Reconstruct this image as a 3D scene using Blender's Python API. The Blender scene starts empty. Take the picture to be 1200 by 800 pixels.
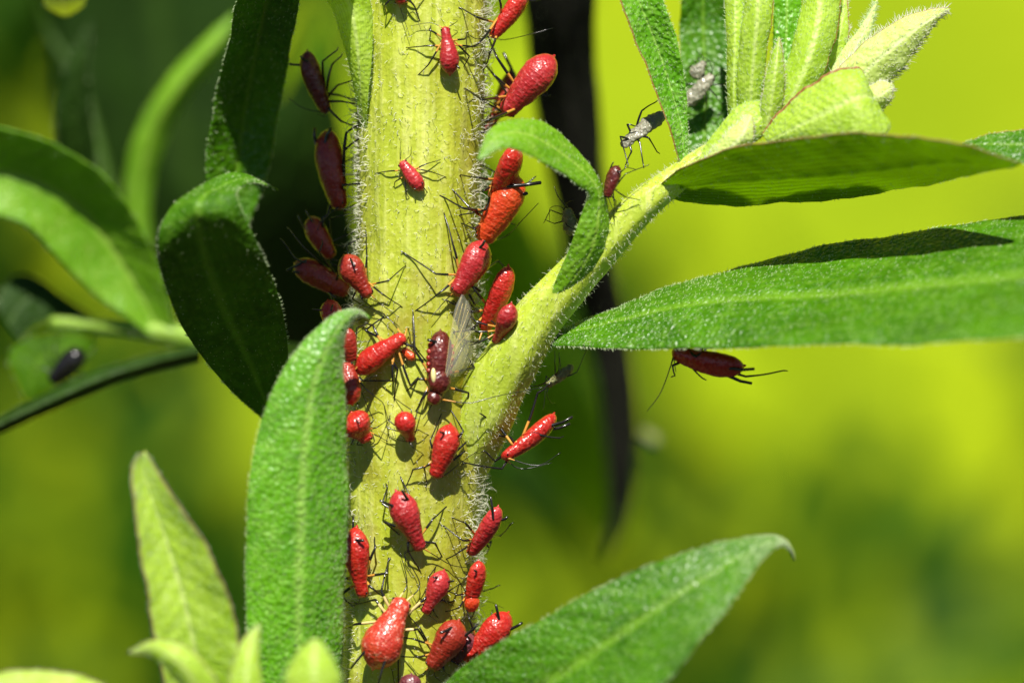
import bpy, math, random
import numpy as np
from mathutils import Vector

random.seed(7); rng = np.random.default_rng(7)
V = lambda *a: np.array(a, float)
MM = 0.001                                   # all modelling below is in millimetres
# ------------------------------------------------------------------ camera
scene = bpy.context.scene
COL = scene.collection
D = 230.0                                    # mm from the lens to the plane y = 0
PXMM = 25.0                                  # photograph pixels per mm at y = 0
cam = bpy.data.cameras.new('camera'); camo = bpy.data.objects.new('camera', cam); COL.objects.link(camo)
camo.location = (0, -D*MM, 0); camo.rotation_euler = (math.radians(90), 0, 0)
cam.sensor_width = 36; cam.lens = 36*D/(1200/PXMM); cam.clip_start = 0.01; cam.clip_end = 200
cam.dof.use_dof = True; cam.dof.focus_distance = (D+0.2)*MM; cam.dof.aperture_fstop = cam.lens/9.0
scene.camera = camo
# ------------------------------------------------------------------ sky, sun, exposure
SUN_EL, SUN_AZ = 50, 181                     # high in front of the plant
world = bpy.data.worlds.new('World'); scene.world = world; world.use_nodes = True
wn = world.node_tree; bg = wn.nodes['Background']
sky = wn.nodes.new('ShaderNodeTexSky'); sky.sky_type = 'NISHITA'; sky.sun_disc = False; sky.air_density = .32; sky.dust_density = .2
sky.sun_elevation = math.radians(SUN_EL); sky.sun_rotation = math.radians(SUN_AZ)
wn.links.new(sky.outputs[0], bg.inputs[0]); bg.inputs[1].default_value = 0.05
sl = bpy.data.lights.new('sun', 'SUN'); sl.energy = 5.0; sl.angle = math.radians(0.5); sl.color = (1, .96, .88)
so = bpy.data.objects.new('sun', sl); COL.objects.link(so)
Ldir = Vector((math.sin(math.radians(SUN_AZ))*math.cos(math.radians(SUN_EL)),
               math.cos(math.radians(SUN_AZ))*math.cos(math.radians(SUN_EL)), math.sin(math.radians(SUN_EL))))
so.rotation_euler = (-Ldir).to_track_quat('-Z', 'Y').to_euler(); so.location = Ldir*0.6
vs = scene.view_settings; vs.view_transform = 'Standard'; vs.look = 'None'; vs.gamma = 1; vs.exposure = 0.58
scene.cycles.use_denoising = True
scene.cycles.max_bounces = 8; scene.cycles.transparent_max_bounces = 12
scene.cycles.sample_clamp_indirect = 6; scene.cycles.sample_clamp_direct = 12

# ------------------------------------------------------------------ materials
class NT:
    def __init__(s, name):
        s.m = bpy.data.materials.new(name); s.m.use_nodes = True; s.t = s.m.node_tree
        s.t.nodes.clear(); s.out = s.n('ShaderNodeOutputMaterial')
    def n(s, typ, **kw):
        nd = s.t.nodes.new(typ)
        for k, v in kw.items():
            if k.startswith('i_'): nd.inputs[k[2:].replace('_', ' ')].default_value = v
            else: setattr(nd, k, v)
        return nd
    def l(s, a, b): s.t.links.new(a, b)
    def noise(s, scale, detail=3, vec=None, rough=.5):
        nd = s.n('ShaderNodeTexNoise'); nd.inputs['Scale'].default_value = scale
        nd.inputs['Detail'].default_value = detail; nd.inputs['Roughness'].default_value = rough
        if vec is not None: s.l(vec, nd.inputs['Vector'])
        return nd.outputs['Fac']
    def coords(s, scale=(1, 1, 1)):
        tc = s.n('ShaderNodeTexCoord'); mp = s.n('ShaderNodeMapping'); mp.inputs['Scale'].default_value = scale
        s.l(tc.outputs['Object'], mp.inputs['Vector']); return mp.outputs[0]
    def ramp(s, fac, stops):
        r = s.n('ShaderNodeValToRGB'); e = r.color_ramp.elements
        while len(e) < len(stops): e.new(.5)
        for i, (p, c) in enumerate(stops): e[i].position = p; e[i].color = (*c, 1)
        s.l(fac, r.inputs[0]); return r.outputs[0]
    def mix(s, fac, a, b, mode='MIX'):
        m = s.n('ShaderNodeMix', data_type='RGBA', blend_type=mode)
        for val, sock in ((fac, m.inputs[0]), (a, m.inputs[6]), (b, m.inputs[7])):
            if isinstance(val, (int, float)): sock.default_value = val
            elif isinstance(val, tuple): sock.default_value = (*val, 1)
            else: s.l(val, sock)
        return m.outputs[2]
    def math(s, op, a, b=0.0):
        m = s.n('ShaderNodeMath', operation=op)
        for i, v in enumerate((a, b)):
            if isinstance(v, (int, float)): m.inputs[i].default_value = v
            else: s.l(v, m.inputs[i])
        return m.outputs[0]
    def attr(s, name): return s.n('ShaderNodeAttribute', attribute_name=name).outputs['Fac']
    def bump(s, h, strength, dist, nrm=None):
        b = s.n('ShaderNodeBump'); b.inputs['Strength'].default_value = strength; b.inputs['Distance'].default_value = dist
        s.l(h, b.inputs['Height'])
        if nrm is not None: s.l(nrm, b.inputs['Normal'])
        return b.outputs[0]
    def principled(s, col, rough=.5, nrm=None, **kw):
        p = s.n('ShaderNodeBsdfPrincipled')
        if isinstance(col, tuple): p.inputs['Base Color'].default_value = (*col, 1)
        else: s.l(col, p.inputs['Base Color'])
        if isinstance(rough, (int, float)): p.inputs['Roughness'].default_value = rough
        else: s.l(rough, p.inputs['Roughness'])
        if nrm is not None: s.l(nrm, p.inputs['Normal'])
        for k, v in kw.items(): p.inputs[k.replace('_', ' ')].default_value = v
        return p
    def done(s, shader): s.l(shader, s.out.inputs[0]); return s.m

def leaf_mat(name, dark, mid, pale, trans=.3, tcol=None, gloss=.32, bump=.55, spec=.5, vein=.22):
    t = NT(name); co = t.coords()
    n1 = t.noise(420, 4, co); n2 = t.noise(2600, 2, co)
    vo = t.n('ShaderNodeTexVoronoi', feature='SMOOTH_F1'); vo.inputs['Scale'].default_value = 5200; t.l(co, vo.inputs['Vector'])
    u = t.attr('along'); v = t.attr('across')
    av = t.math('ABSOLUTE', v)
    ribfac = t.ramp(av, [(0, (1, 1, 1)), (.05, (.75, .75, .75)), (.12, (0, 0, 0))])
    # side veins and lengthwise fibres
    w1 = t.n('ShaderNodeTexWave', wave_type='BANDS', bands_direction='X'); w1.inputs['Scale'].default_value = 2.4
    w1.inputs['Distortion'].default_value = 1.5; w1.inputs['Detail'].default_value = 2; w1.inputs['Detail Scale'].default_value = 2.0
    cx = t.n('ShaderNodeCombineXYZ'); t.l(t.math('ADD', t.math('MULTIPLY', av, 1.0), t.math('MULTIPLY', n1, .05)), cx.inputs[0]); t.l(t.math('MULTIPLY', u, .6), cx.inputs[1])
    t.l(cx.outputs[0], w1.inputs['Vector'])
    col = t.mix(t.ramp(n1, [(.3, (0, 0, 0)), (.7, (1, 1, 1))]), dark, mid)
    col = t.mix(t.math('MULTIPLY', t.ramp(n2, [(.45, (0, 0, 0)), (.75, (1, 1, 1))]), .35), col, pale)
    col = t.mix(t.math('MULTIPLY', t.ramp(w1.outputs['Fac'], [(.45, (0,)*3), (.95, (1,)*3)]), vein), col, dark)
    col = t.mix(t.math('MULTIPLY', ribfac, .55), col, pale)
    nb = t.bump(vo.outputs['Distance'], bump, .00012)
    nb = t.bump(n1, .35, .0004, nb)
    p = t.principled(col, t.ramp(n2, [(.3, (gloss,)*3), (.8, (gloss+.2,)*3)]), nb, Specular_IOR_Level=spec)
    tr = t.n('ShaderNodeBsdfTranslucent'); t.l(nb, tr.inputs['Normal'])
    tcv = tcol or (mid[0]*1.9, mid[1]*1.7, mid[2]*.6); tc = t.mix(.8, col, tcv)
    tc = t.mix(t.math('MULTIPLY', t.ramp(w1.outputs['Fac'], [(.45, (0,)*3), (.95, (1,)*3)]), vein), tc, tuple(x*.4 for x in tcv))
    tc = t.mix(t.math('MULTIPLY', t.ramp(n1, [(.42, (1,)*3), (.62, (0,)*3)]), vein*.6), tc, tuple(x*.45 for x in tcv)); t.l(tc, tr.inputs[0])
    m = t.n('ShaderNodeMixShader'); m.inputs[0].default_value = trans
    t.l(p.outputs[0], m.inputs[1]); t.l(tr.outputs[0], m.inputs[2])
    return t.done(m.outputs[0])

M = {}
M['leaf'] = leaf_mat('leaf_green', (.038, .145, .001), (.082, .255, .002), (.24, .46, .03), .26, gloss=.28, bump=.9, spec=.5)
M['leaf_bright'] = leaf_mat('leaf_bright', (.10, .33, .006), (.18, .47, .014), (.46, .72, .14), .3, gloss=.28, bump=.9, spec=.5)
M['leaf_mid'] = leaf_mat('leaf_mid', (.13, .33, .005), (.20, .43, .01), (.45, .64, .1), .3, gloss=.4)
M['leaf_young'] = leaf_mat('leaf_young', (.40, .60, .04), (.54, .72, .09), (.78, .86, .36), .42, gloss=.4, vein=.32)
M['leaf_pale'] = leaf_mat('leaf_pale', (.55, .68, .16), (.68, .8, .30), (.85, .9, .6), .35, gloss=.5)
M['leaf_shaded'] = leaf_mat('leaf_shaded', (.009, .030, .001), (.018, .055, .002), (.05, .11, .01), .08, tcol=(.03, .09, .003), gloss=.5, spec=.25)  # near-black green, shade of the blurred leaves put into the colour
M['leaf_bent_shade'] = leaf_mat('leaf_bent_shade', (.028, .095, .001), (.055, .17, .002), (.16, .33, .02), .02, tcol=(.03, .1, .004), gloss=.5, spec=.2)  # green darkened and translucency cut to deepen the bent leaf's shade
M['leaf_under'] = leaf_mat('leaf_underside', (.045, .13, .002), (.085, .22, .004), (.22, .42, .03), .68, tcol=(.60, .84, .02), gloss=.5, spec=.3, vein=.6)
M['leaf_dead_shade'] = leaf_mat('leaf_withered_shade', (.010, .012, .006), (.022, .022, .014), (.06, .055, .045), .03, tcol=(.02, .02, .01), gloss=.6, spec=.25)  # withered brown-grey taken nearly black, deep shade put into the colour

def stem_mat(name, c0, c1, c2, brown, flank_brown=False):
    t = NT(name); co = t.coords((1, 1, .22)); co2 = t.coords()
    n1 = t.noise(900, 5, co); n2 = t.noise(260, 4, co2); n3 = t.noise(3800, 2, co2); n4 = t.noise(2200, 3, t.coords((1, 1, .08)))
    col = t.mix(t.ramp(n1, [(.3, (0,)*3), (.7, (1,)*3)]), c0, c1)
    col = t.mix(t.math('MULTIPLY', t.ramp(n4, [(.5, (0,)*3), (.72, (1,)*3)]), .55), col, c2)
    col = t.mix(t.math('MULTIPLY', t.ramp(n2, [(.52, (0,)*3), (.7, (1,)*3)]), .6), col, brown)
    col = t.mix(t.math('MULTIPLY', t.ramp(n3, [(.58, (0,)*3), (.72, (1,)*3)]), .5), col, c2)
    if flank_brown:                                       # browner towards the bottom and the right-hand flank, broken by noise
        sp = t.n('ShaderNodeSeparateXYZ'); t.l(t.coords(), sp.inputs[0])
        gx = t.math('ADD', t.math('MULTIPLY', sp.outputs[0], 150), t.math('MULTIPLY', sp.outputs[2], -14))
        gx = t.math('ADD', t.math('ADD', gx, .58), t.math('MULTIPLY', t.math('SUBTRACT', n2, .5), 2.2))
        col = t.mix(t.math('MULTIPLY', t.ramp(gx, [(.1, (0,)*3), (.75, (1,)*3)]), .68), col, brown)
    nb = t.bump(n4, .5, .00018); nb = t.bump(n3, .5, .0001, nb)
    p = t.principled(col, .42, nb, Subsurface_Weight=.25, Subsurface_Scale=.0006, Specular_IOR_Level=.45)
    p.inputs['Subsurface Radius'].default_value = (.8, 1, .3)
    return t.done(p.outputs[0])
M['stem'] = stem_mat('stem_skin', (.35, .43, .02), (.52, .58, .06), (.74, .76, .26), (.28, .24, .014), True)
M['shoot'] = stem_mat('shoot_skin', (.36, .48, .03), (.48, .58, .06), (.68, .74, .24), (.32, .40, .03))

def hair_mat(name, col):
    t = NT(name)
    p = t.principled(col, .3, None, Specular_IOR_Level=.6)
    tr = t.n('ShaderNodeBsdfTranslucent'); tr.inputs[0].default_value = (*col, 1)
    m = t.n('ShaderNodeMixShader'); m.inputs[0].default_value = .45
    t.l(p.outputs[0], m.inputs[1]); t.l(tr.outputs[0], m.inputs[2]); return t.done(m.outputs[0])
M['hair'] = hair_mat('plant_hair', (.90, .90, .74)); M['hair_green'] = hair_mat('leaf_hair', (.76, .88, .55))

def flesh(name, c0, c1, pale, rough=.3, sss=.33, spot=.25, bump=.5):
    t = NT(name); co = t.coords()
    n1 = t.noise(900, 3, co); n2 = t.noise(5500, 2, co); s = t.attr('along'); oi = t.n('ShaderNodeObjectInfo').outputs['Random']
    col = t.mix(t.ramp(n1, [(.3, (0,)*3), (.7, (1,)*3)]), c0, c1)
    col = t.mix(t.math('MULTIPLY', oi, .35), col, tuple(x*.72 for x in c0))
    col = t.mix(t.math('MULTIPLY', t.ramp(n2, [(.55, (0,)*3), (.75, (1,)*3)]), spot), col, pale)
    vo = t.n('ShaderNodeTexVoronoi'); vo.inputs['Scale'].default_value = 6500; t.l(co, vo.inputs['Vector'])
    crs = t.math('ABSOLUTE', t.math('SINE', t.math('ADD', t.math('MULTIPLY', s, 34.0), t.math('MULTIPLY', n1, 4.5))))   # body segments
    crease = t.ramp(crs, [(0, (0,)*3), (.3, (.8,)*3), (1, (1,)*3)])
    col = t.mix(t.math('MULTIPLY', t.ramp(crs, [(0, (1,)*3), (.16, (0,)*3)]), t.math('MULTIPLY', s, .3)), col, tuple(x*.45 for x in c0))
    nb = t.bump(vo.outputs['Distance'], bump*1.2, .00006); nb = t.bump(n1, bump*1.1, .00015, nb); nb = t.bump(crease, .28, .00005, nb)
    p = t.principled(col, t.ramp(n2, [(.3, (rough,)*3), (.7, (rough+.14,)*3)]), nb, Subsurface_Weight=sss, Subsurface_Scale=.0004, Coat_Weight=.3, Coat_Roughness=.15, Specular_IOR_Level=.5)
    p.inputs['Subsurface Radius'].default_value = (1, .22, .12)
    return t.done(p.outputs[0])
M['red'] = flesh('aphid_red', (.44, .014, .010), (.56, .032, .018), (.85, .30, .2), .24)
M['pink'] = flesh('aphid_crimson', (.38, .014, .018), (.50, .035, .034), (.8, .28, .26), .3)
M['orange'] = flesh('aphid_orange_red', (.66, .05, .012), (.74, .10, .02), (.95, .42, .2), .27)
M['mottled'] = flesh('aphid_mottled_red', (.46, .03, .015), (.60, .07, .03), (.95, .55, .4), .3, spot=.6)
M['dark'] = flesh('aphid_dark_red', (.28, .018, .010), (.38, .035, .015), (.55, .14, .08), .33)  # dark red, also painted shade on the left-edge aphids
M['maroon'] = flesh('aphid_maroon', (.07, .008, .006), (.14, .016, .011), (.42, .12, .08), .25, sss=.1, spot=.4)  # own colour of some aphids, painted shade on the top-left one
M['purple'] = flesh('aphid_dusky', (.12, .02, .03), (.18, .04, .05), (.35, .14, .14), .35)
M['skin'] = flesh('shed_skin_pale', (.20, .20, .13), (.36, .34, .25), (.7, .68, .58), .45, sss=.1, spot=.5, bump=.8)
M['skin_shade'] = flesh('shed_skin_shaded', (.14, .15, .05), (.24, .25, .09), (.5, .5, .28), .45, sss=.1, spot=.5, bump=.8)  # darker greenish copy of the pale skin, with shade in its colour
def plain(name, col, rough=.3, **kw):
    t = NT(name); n = t.noise(4000, 2, t.coords())
    c = t.mix(n, tuple(x*.7 for x in col), tuple(min(1, x*1.25) for x in col))
    return t.done(t.principled(c, rough, None, **kw).outputs[0])
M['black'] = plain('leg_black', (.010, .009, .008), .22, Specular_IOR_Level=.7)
M['amber'] = plain('leg_amber', (.62, .30, .05), .3)
M['straw'] = plain('leg_straw', (.70, .55, .22), .3)
M['eye'] = plain('eye_dark', (.02, .004, .004), .1)
M['margin'] = plain('leaf_margin_brown', (.30, .12, .035), .5)
M['margin_dark'] = plain('leaf_margin_dusky', (.20, .13, .06), .5)
M['yellow_spot'] = plain('ochre_patch', (.75, .33, .02), .35)
M['cream'] = plain('cream_patch', (.85, .72, .30), .35)
def wing_mat():
    t = NT('wing_membrane'); n = t.noise(700, 3, t.coords())
    p = t.principled((.8, .8, .72), .16, t.bump(n, .3, .0002), Specular_IOR_Level=.8)
    tr = t.n('ShaderNodeBsdfTransparent'); tr.inputs[0].default_value = (.97, .96, .9, 1)
    m = t.n('ShaderNodeMixShader'); m.inputs[0].default_value = .89
    t.l(p.outputs[0], m.inputs[1]); t.l(tr.outputs[0], m.inputs[2]); return t.done(m.outputs[0])
M['wing'] = wing_mat()

# ------------------------------------------------------------------ geometry helpers
def P(px, py, y=0.0):
    k = (D+y)/D/PXMM
    return V((px-600)*k, y, (400-py)*k)
def unit(v): return v/(np.linalg.norm(v)+1e-12)
def crom(pts, n):
    """Catmull-Rom resample, even in chord length"""
    p = np.array(pts, float)
    if len(p) == 2: p = np.array([p[0], (p[0]+p[1])/2, p[1]])
    d = np.r_[0, np.cumsum(np.linalg.norm(np.diff(p, axis=0), axis=1))]; d /= d[-1]
    e = np.vstack([2*p[0]-p[1], p, 2*p[-1]-p[-2]]); out = []
    for t in np.linspace(0, 1, n):
        i = min(int(np.searchsorted(d, t, side='right'))-1, len(p)-2); f = (t-d[i])/(d[i+1]-d[i]+1e-12)
        a, b, c, g = e[i:i+4]
        out.append(.5*((2*b)+(-a+c)*f+(2*a-5*b+4*c-g)*f*f+(-a+3*b-3*c+g)*f**3))
    return np.array(out)
def link(name, me, parent=None, loc=None, mats=()):
    for m in mats: me.materials.append(M[m] if isinstance(m, str) else m)
    o = bpy.data.objects.new(name, me); COL.objects.link(o)
    if parent is not None: o.parent = parent
    if loc is not None: o.location = Vector(loc)*MM
    return o
def mesh(name, verts, faces, origin=(0, 0, 0), mats=None, attrs=None, smooth=True):
    me = bpy.data.meshes.new(name)
    me.from_pydata(((np.array(verts)-np.array(origin))*MM).tolist(), [], faces)
    if smooth: me.polygons.foreach_set('use_smooth', [True]*len(me.polygons))
    if mats is not None: me.polygons.foreach_set('material_index', mats)
    for k, a in (attrs or {}).items():
        at = me.attributes.new(k, 'FLOAT', 'POINT'); at.data.foreach_set('value', np.array(a, np.float32))
    me.update(); return me
def tube(pts, radii, ns=6, cap=True, ring_fn=None):
    pts = np.array(pts, float); n = len(pts)
    radii = np.full(n, radii) if np.isscalar(radii) else np.array(radii, float)
    T = np.gradient(pts, axis=0); T = np.array([unit(t) for t in T])
    ref = V(0, 0, 1) if abs(T[0][2]) < .8 else V(1, 0, 0)
    N = unit(np.cross(T[0], ref)); vs = []; fs = []
    for i in range(n):
        N = unit(N-T[i]*N.dot(T[i])); B = np.cross(T[i], N)
        for j in range(ns):
            a = 2*math.pi*j/ns; r = radii[i]*(ring_fn(i/(n-1), a) if ring_fn else 1)
            vs.append(pts[i]+r*(math.cos(a)*N+math.sin(a)*B))
    for i in range(n-1):
        for j in range(ns):
            k = (j+1) % ns; fs.append((i*ns+j, i*ns+k, (i+1)*ns+k, (i+1)*ns+j))
    if cap:
        vs.append(pts[0]-T[0]*radii[0]*.4); vs.append(pts[-1]+T[-1]*radii[-1]*.4); a, b = len(vs)-2, len(vs)-1
        for j in range(ns):
            k = (j+1) % ns; fs.append((a, k, j)); fs.append((b, (n-1)*ns+j, (n-1)*ns+k))
    return vs, fs
def ball(c, r, ax=None, nu=8, nv=12):
    """squashed sphere; ax = three scaled axes"""
    ax = ax or (V(1, 0, 0), V(0, 1, 0), V(0, 0, 1)); vs = []; fs = []
    for i in range(nu+1):
        th = math.pi*i/nu
        for j in range(nv):
            ph = 2*math.pi*j/nv
            vs.append(c+r*(ax[0]*math.sin(th)*math.cos(ph)+ax[1]*math.sin(th)*math.sin(ph)+ax[2]*math.cos(th)))
    for i in range(nu):
        for j in range(nv):
            k = (j+1) % nv; fs.append((i*nv+j, (i+1)*nv+j, (i+1)*nv+k, i*nv+k))
    return vs, fs
def hair_mesh(name, pts, nrm, length, rad, curl, up=None, seg=4, origin=(0, 0, 0), mat='hair', parent=None):
    """many tapered, curled hairs joined as one mesh"""
    pts = np.array(pts); nrm = np.array(nrm); n = len(pts); length = np.broadcast_to(length, (n,))
    d = nrm+rng.normal(0, .28, (n, 3))
    if up is not None: d = d+np.array(up)
    d /= np.linalg.norm(d, axis=1)[:, None]
    side = np.cross(d, rng.normal(size=(n, 3))); side /= np.linalg.norm(side, axis=1)[:, None]
    cl = curl*rng.uniform(.3, 1.5, n); p = pts-nrm*.02; vs = np.zeros((n, 3*seg+1, 3)); cur = d.copy(); rad = np.broadcast_to(rad, (n,))[:, None]
    for k in range(seg):
        b = np.cross(cur, side); r = rad*(1-.8*k/seg)
        for j in range(3):
            a = 2*math.pi*j/3; vs[:, k*3+j] = p+r*(math.cos(a)*side+math.sin(a)*b)
        p = p+cur*(length/seg)[:, None]
        ang = cl[:, None]/seg; cur = cur*np.cos(ang)+b*np.sin(ang)
    vs[:, 3*seg] = p
    f = []
    for k in range(seg-1):
        for j in range(3): f.append((k*3+j, k*3+(j+1) % 3, k*3+3+(j+1) % 3, k*3+3+j))
    tri = [((seg-1)*3+j, (seg-1)*3+(j+1) % 3, 3*seg) for j in range(3)]
    faces = [tuple(i+h*(3*seg+1) for i in q) for h in range(n) for q in f+tri]
    o = link(name, mesh(name, vs.reshape(-1, 3), faces, origin), parent, None, [mat]); o['kind'] = 'stuff'
    return o
def thing(name, label, cat, loc, group=None):
    o = bpy.data.objects.new(name, None); COL.objects.link(o); o.location = Vector(loc)*MM; o.empty_display_size = .001
    o['label'] = label; o['category'] = cat
    if group: o['group'] = group
    return o

# ------------------------------------------------------------------ setting: a grassy bank far out of focus
def build_bank():
    nx, ny = 120, 90; vs = []; fs = []
    for j in range(ny+1):
        t = j/ny; s = 2600*t-300                       # distance along the profile
        for i in range(nx+1):
            x = -1500+3000*i/nx
            yy = s if s < 480 else 480+(s-480)*.50
            zz = -260 if s < 380 else (-260+(s-380)**2/800 if s < 480 else -247.5+(s-480)*.86)
            zz += 9*math.sin(x*.021+yy*.013)+7*math.sin(x*.047-zz*.031+1.3)
            vs.append((x, yy+10*math.sin(zz*.035+x*.017), zz))
    w = nx+1
    for j in range(ny):
        for i in range(nx): fs.append((j*w+i, j*w+i+1, (j+1)*w+i+1, (j+1)*w+i))
    t = NT('bank_turf'); co = t.coords()
    n1 = t.noise(14, 3, co); n2 = t.noise(90, 3, co)
    col = t.mix(t.ramp(n1, [(.36, (0,)*3), (.62, (1,)*3)]), (.215, .30, .0006), (.285, .355, .0005))
    col = t.mix(t.math('MULTIPLY', n2, .4), col, (.15, .24, .001))
    sp = t.n('ShaderNodeSeparateXYZ'); t.l(co, sp.inputs[0])
    edge = t.ramp(t.math('ADD', t.math('MULTIPLY', t.math('ADD', sp.outputs[2], .25), 6), t.math('MULTIPLY', n1, .3)), [(.2, (0,)*3), (.5, (1,)*3)])
    col = t.mix(edge, (.035, .03, .018), col)            # unseen dark soil, added to cut light bounced from below
    m = t.done(t.principled(col, .7, t.bump(n2, .5, .01), Specular_IOR_Level=.1).outputs[0])
    o = link('ground', mesh('ground', vs, fs), None, None, [m]); o['kind'] = 'structure'
build_bank()

def build_bank_leaves():
    """weeds on the bank, far out of focus: clumps of darker leaves"""
    vs = []; fs = []
    clumps = [(0, 60, 420, 90, 60), (150, -20, 380, 60, 50), (10, 840, 380, 90, 60), (200, 880, 360, 60, 45), (120, 560, 480, 30, 70), (620, 560, 420, 44, 26), (655, 460, 400, 26, 20),
              (1290, 440, 440, 22, 24), (1260, 900, 380, 50, 50), (1000, 950, 400, 30, 44), (760, 940, 400, 24, 36), (-150, 450, 420, 40, 60), (1430, 700, 400, 40, 60)]
    for px, py, y, n, sp in clumps:
        c = P(px, py, y)
        for _ in range(n):
            q = c+rng.normal(0, 1, 3)*V(sp, sp*.8, sp)*.45
            d = unit(rng.normal(0, 1, 3)+V(0, -.3, .9)); s = unit(np.cross(d, rng.normal(0, 1, 3)+V(0, -1.5, .4)))
            Lf = rng.uniform(16, 30); w = Lf*.17; nn = np.cross(s, d); b = len(vs)
            for k, (u, ww) in enumerate(((0, .15), (.3, .9), (.6, .8), (1, .02))):
                m = q+d*Lf*u-nn*Lf*.25*u*u
                vs += [m-s*w*ww+nn*w*.3*ww, m, m+s*w*ww+nn*w*.3*ww]
            for k in range(3):
                a = b+k*3; fs += [(a, a+1, a+4, a+3), (a+1, a+2, a+5, a+4)]
    t = NT('weed_leaf'); co = t.coords(); n = t.noise(30, 2, co)
    col = t.mix(n, (.022, .075, .0005), (.05, .145, .0008))
    p = t.principled(col, .6, None, Specular_IOR_Level=.2); tr = t.n('ShaderNodeBsdfTranslucent'); t.l(col, tr.inputs[0])
    mx = t.n('ShaderNodeMixShader'); mx.inputs[0].default_value = .3; t.l(p.outputs[0], mx.inputs[1]); t.l(tr.outputs[0], mx.inputs[2])
    o = link('weeds', mesh('weeds', vs, fs), None, None, [t.done(mx.outputs[0])])
    o['kind'] = 'stuff'; o['label'] = 'blurred dark green weeds growing on the sunlit bank behind'; o['category'] = 'weeds'
build_bank_leaves()

# ------------------------------------------------------------------ the plant: stem
YC = 2.6                                              # depth of the stem's axis
def stem_cx(py): return float(np.interp(py, [-200, 0, 200, 400, 600, 800, 1000], [500, 497, 491, 486, 483, 478, 474]))
def stem_hw(py): return float(np.interp(py, [-200, 0, 120, 300, 450, 520, 620, 800, 1000], [72, 74, 74, 70, 74, 82, 76, 76, 78]))
def S(px, py, h=0.0):
    """point seen at a pixel, h mm out from the stem's skin"""
    y = 0.0
    for _ in range(4):
        k = (D+y)/D/PXMM; kc = (D+YC)/D/PXMM
        x = (px-600)*k; dx = x-(stem_cx(py)-600)*kc; R = stem_hw(py)*kc+h
        y = YC-math.sqrt(max(R*R-dx*dx, 0))
    return P(px, py, y)
def stem_axis_at(p):
    py = 400-p[2]*PXMM*D/(D+YC); kc = (D+YC)/D/PXMM
    return V((stem_cx(py)-600)*kc, YC, p[2]), stem_hw(py)*kc
def stem_normal(p):
    a, r = stem_axis_at(p); d = p-a; d[2] = 0; return unit(d)
def stem_foot(p):
    a, r = stem_axis_at(p); return a+stem_normal(p)*(r+.01)

ROOT0 = P(474, 1000, YC)
plant = thing('goldenrod_plant', 'hairy yellow-green goldenrod stem with side shoot and leaves, crowded with red aphids', 'plant', ROOT0)
def build_stem():
    ns, nz = 72, 300; vs = []; fs = []
    for i in range(nz+1):
        py = -220+1240*i/nz; kc = (D+YC)/D/PXMM; z = (400-py)*kc
        cx = (stem_cx(py)-600)*kc; r0 = stem_hw(py)*kc
        for j in range(ns):
            a = 2*math.pi*j/ns
            r = r0*(1+.014*math.sin(11*a+.35*math.sin(z*.3))+.008*math.sin(23*a+z*.15)+.010*math.sin(z*.8+2*a)+.006*math.sin(z*2.3+5*a))
            vs.append((cx+r*math.cos(a), YC+r*math.sin(a), z))
    for i in range(nz):
        for j in range(ns):
            k = (j+1) % ns; fs.append((i*ns+j, i*ns+k, (i+1)*ns+k, (i+1)*ns+j))
    fs.append(tuple(range(ns-1, -1, -1))); fs.append(tuple(nz*ns+j for j in range(ns)))
    st = link('stem', mesh('stem', vs, fs, ROOT0), plant, None, ['stem'])
    st['label'] = 'thick ribbed yellow-green stem covered in curled pale hairs'
    n = 7000; pts = []; nr = []
    for _ in range(n):
        py = random.uniform(-200, 1000); a = random.uniform(-math.pi*1.06, .06*math.pi); kc = (D+YC)/D/PXMM
        r = stem_hw(py)*kc; d = V(math.cos(a), math.sin(a), 0)
        
        if d[1] < -.6 and random.random() < .4: continue
        pts.append(V((stem_cx(py)-600)*kc, YC, (400-py)*kc)+d*r); nr.append(d)
    ln = np.array([random.uniform(.10, .38) if q[1] < -.6 else random.uniform(.35, 1.05) for q in nr])
    hair_mesh('hairs', pts, nr, ln, np.where(ln < .38, .018, .026), 2.2, up=(0, 0, .1), seg=6, origin=ROOT0, parent=st)
    return st
STEM = build_stem()

def shoot(path, radii, nh, hl=.35, mat='shoot', label=None):
    c = crom([P(*p) for p in path], 70); r = crom([(q, 0, 0) for q in radii], 70)[:, 0] if len(radii) == len(path) else np.interp(np.linspace(0, 1, 70), np.linspace(0, 1, len(radii)), radii)
    f = lambda t, a: 1+.03*math.sin(7*a+2*t)+.015*math.sin(15*a)+.02*math.sin(t*40+a)
    vs, fs = tube(c, r, 40, True, f)
    o = link('side_shoot', mesh('side_shoot', vs, fs, ROOT0), plant, None, [mat])
    if label: o['label'] = label
    va = np.array(vs[:-2]).reshape(70, 40, 3); pts = []; nr = []
    for _ in range(nh):
        i = random.randrange(1, 69); j = random.randrange(40); q = random.random()
        p = va[i, j]*(1-q)+va[i-1, j]*q; pts.append(p); nr.append(unit(p-c[i]))
    if nh: hair_mesh('hairs', pts, nr, rng.uniform(hl*.4, hl, nh), .013, 1.3, seg=4, origin=ROOT0, parent=o)
    return o
shoot([(520, 560, 3.0), (562, 490, 1.6), (590, 437, .9), (632, 372, .4), (685, 312, 0), (735, 258, -.3), (785, 215, -.4), (840, 176, -.2), (885, 152, .3), (905, 140, .6)],
      [1.75, 1.55, 1.25, 1.05, .98, 1.0, 1.0, .85, .6, .3], 2600, .34, label='pale green downy side shoot branching up from the stem')
shoot([(480, 480, 4), (400, 440, 8), (320, 415, 13), (240, 398, 15), (150, 384, 15.5), (60, 378, 16)], [1.1, 1.0, 1.0, .95, .6, .3], 400, .3, mat='leaf_mid', label='blurred green side shoot behind the dark leaf')
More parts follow.
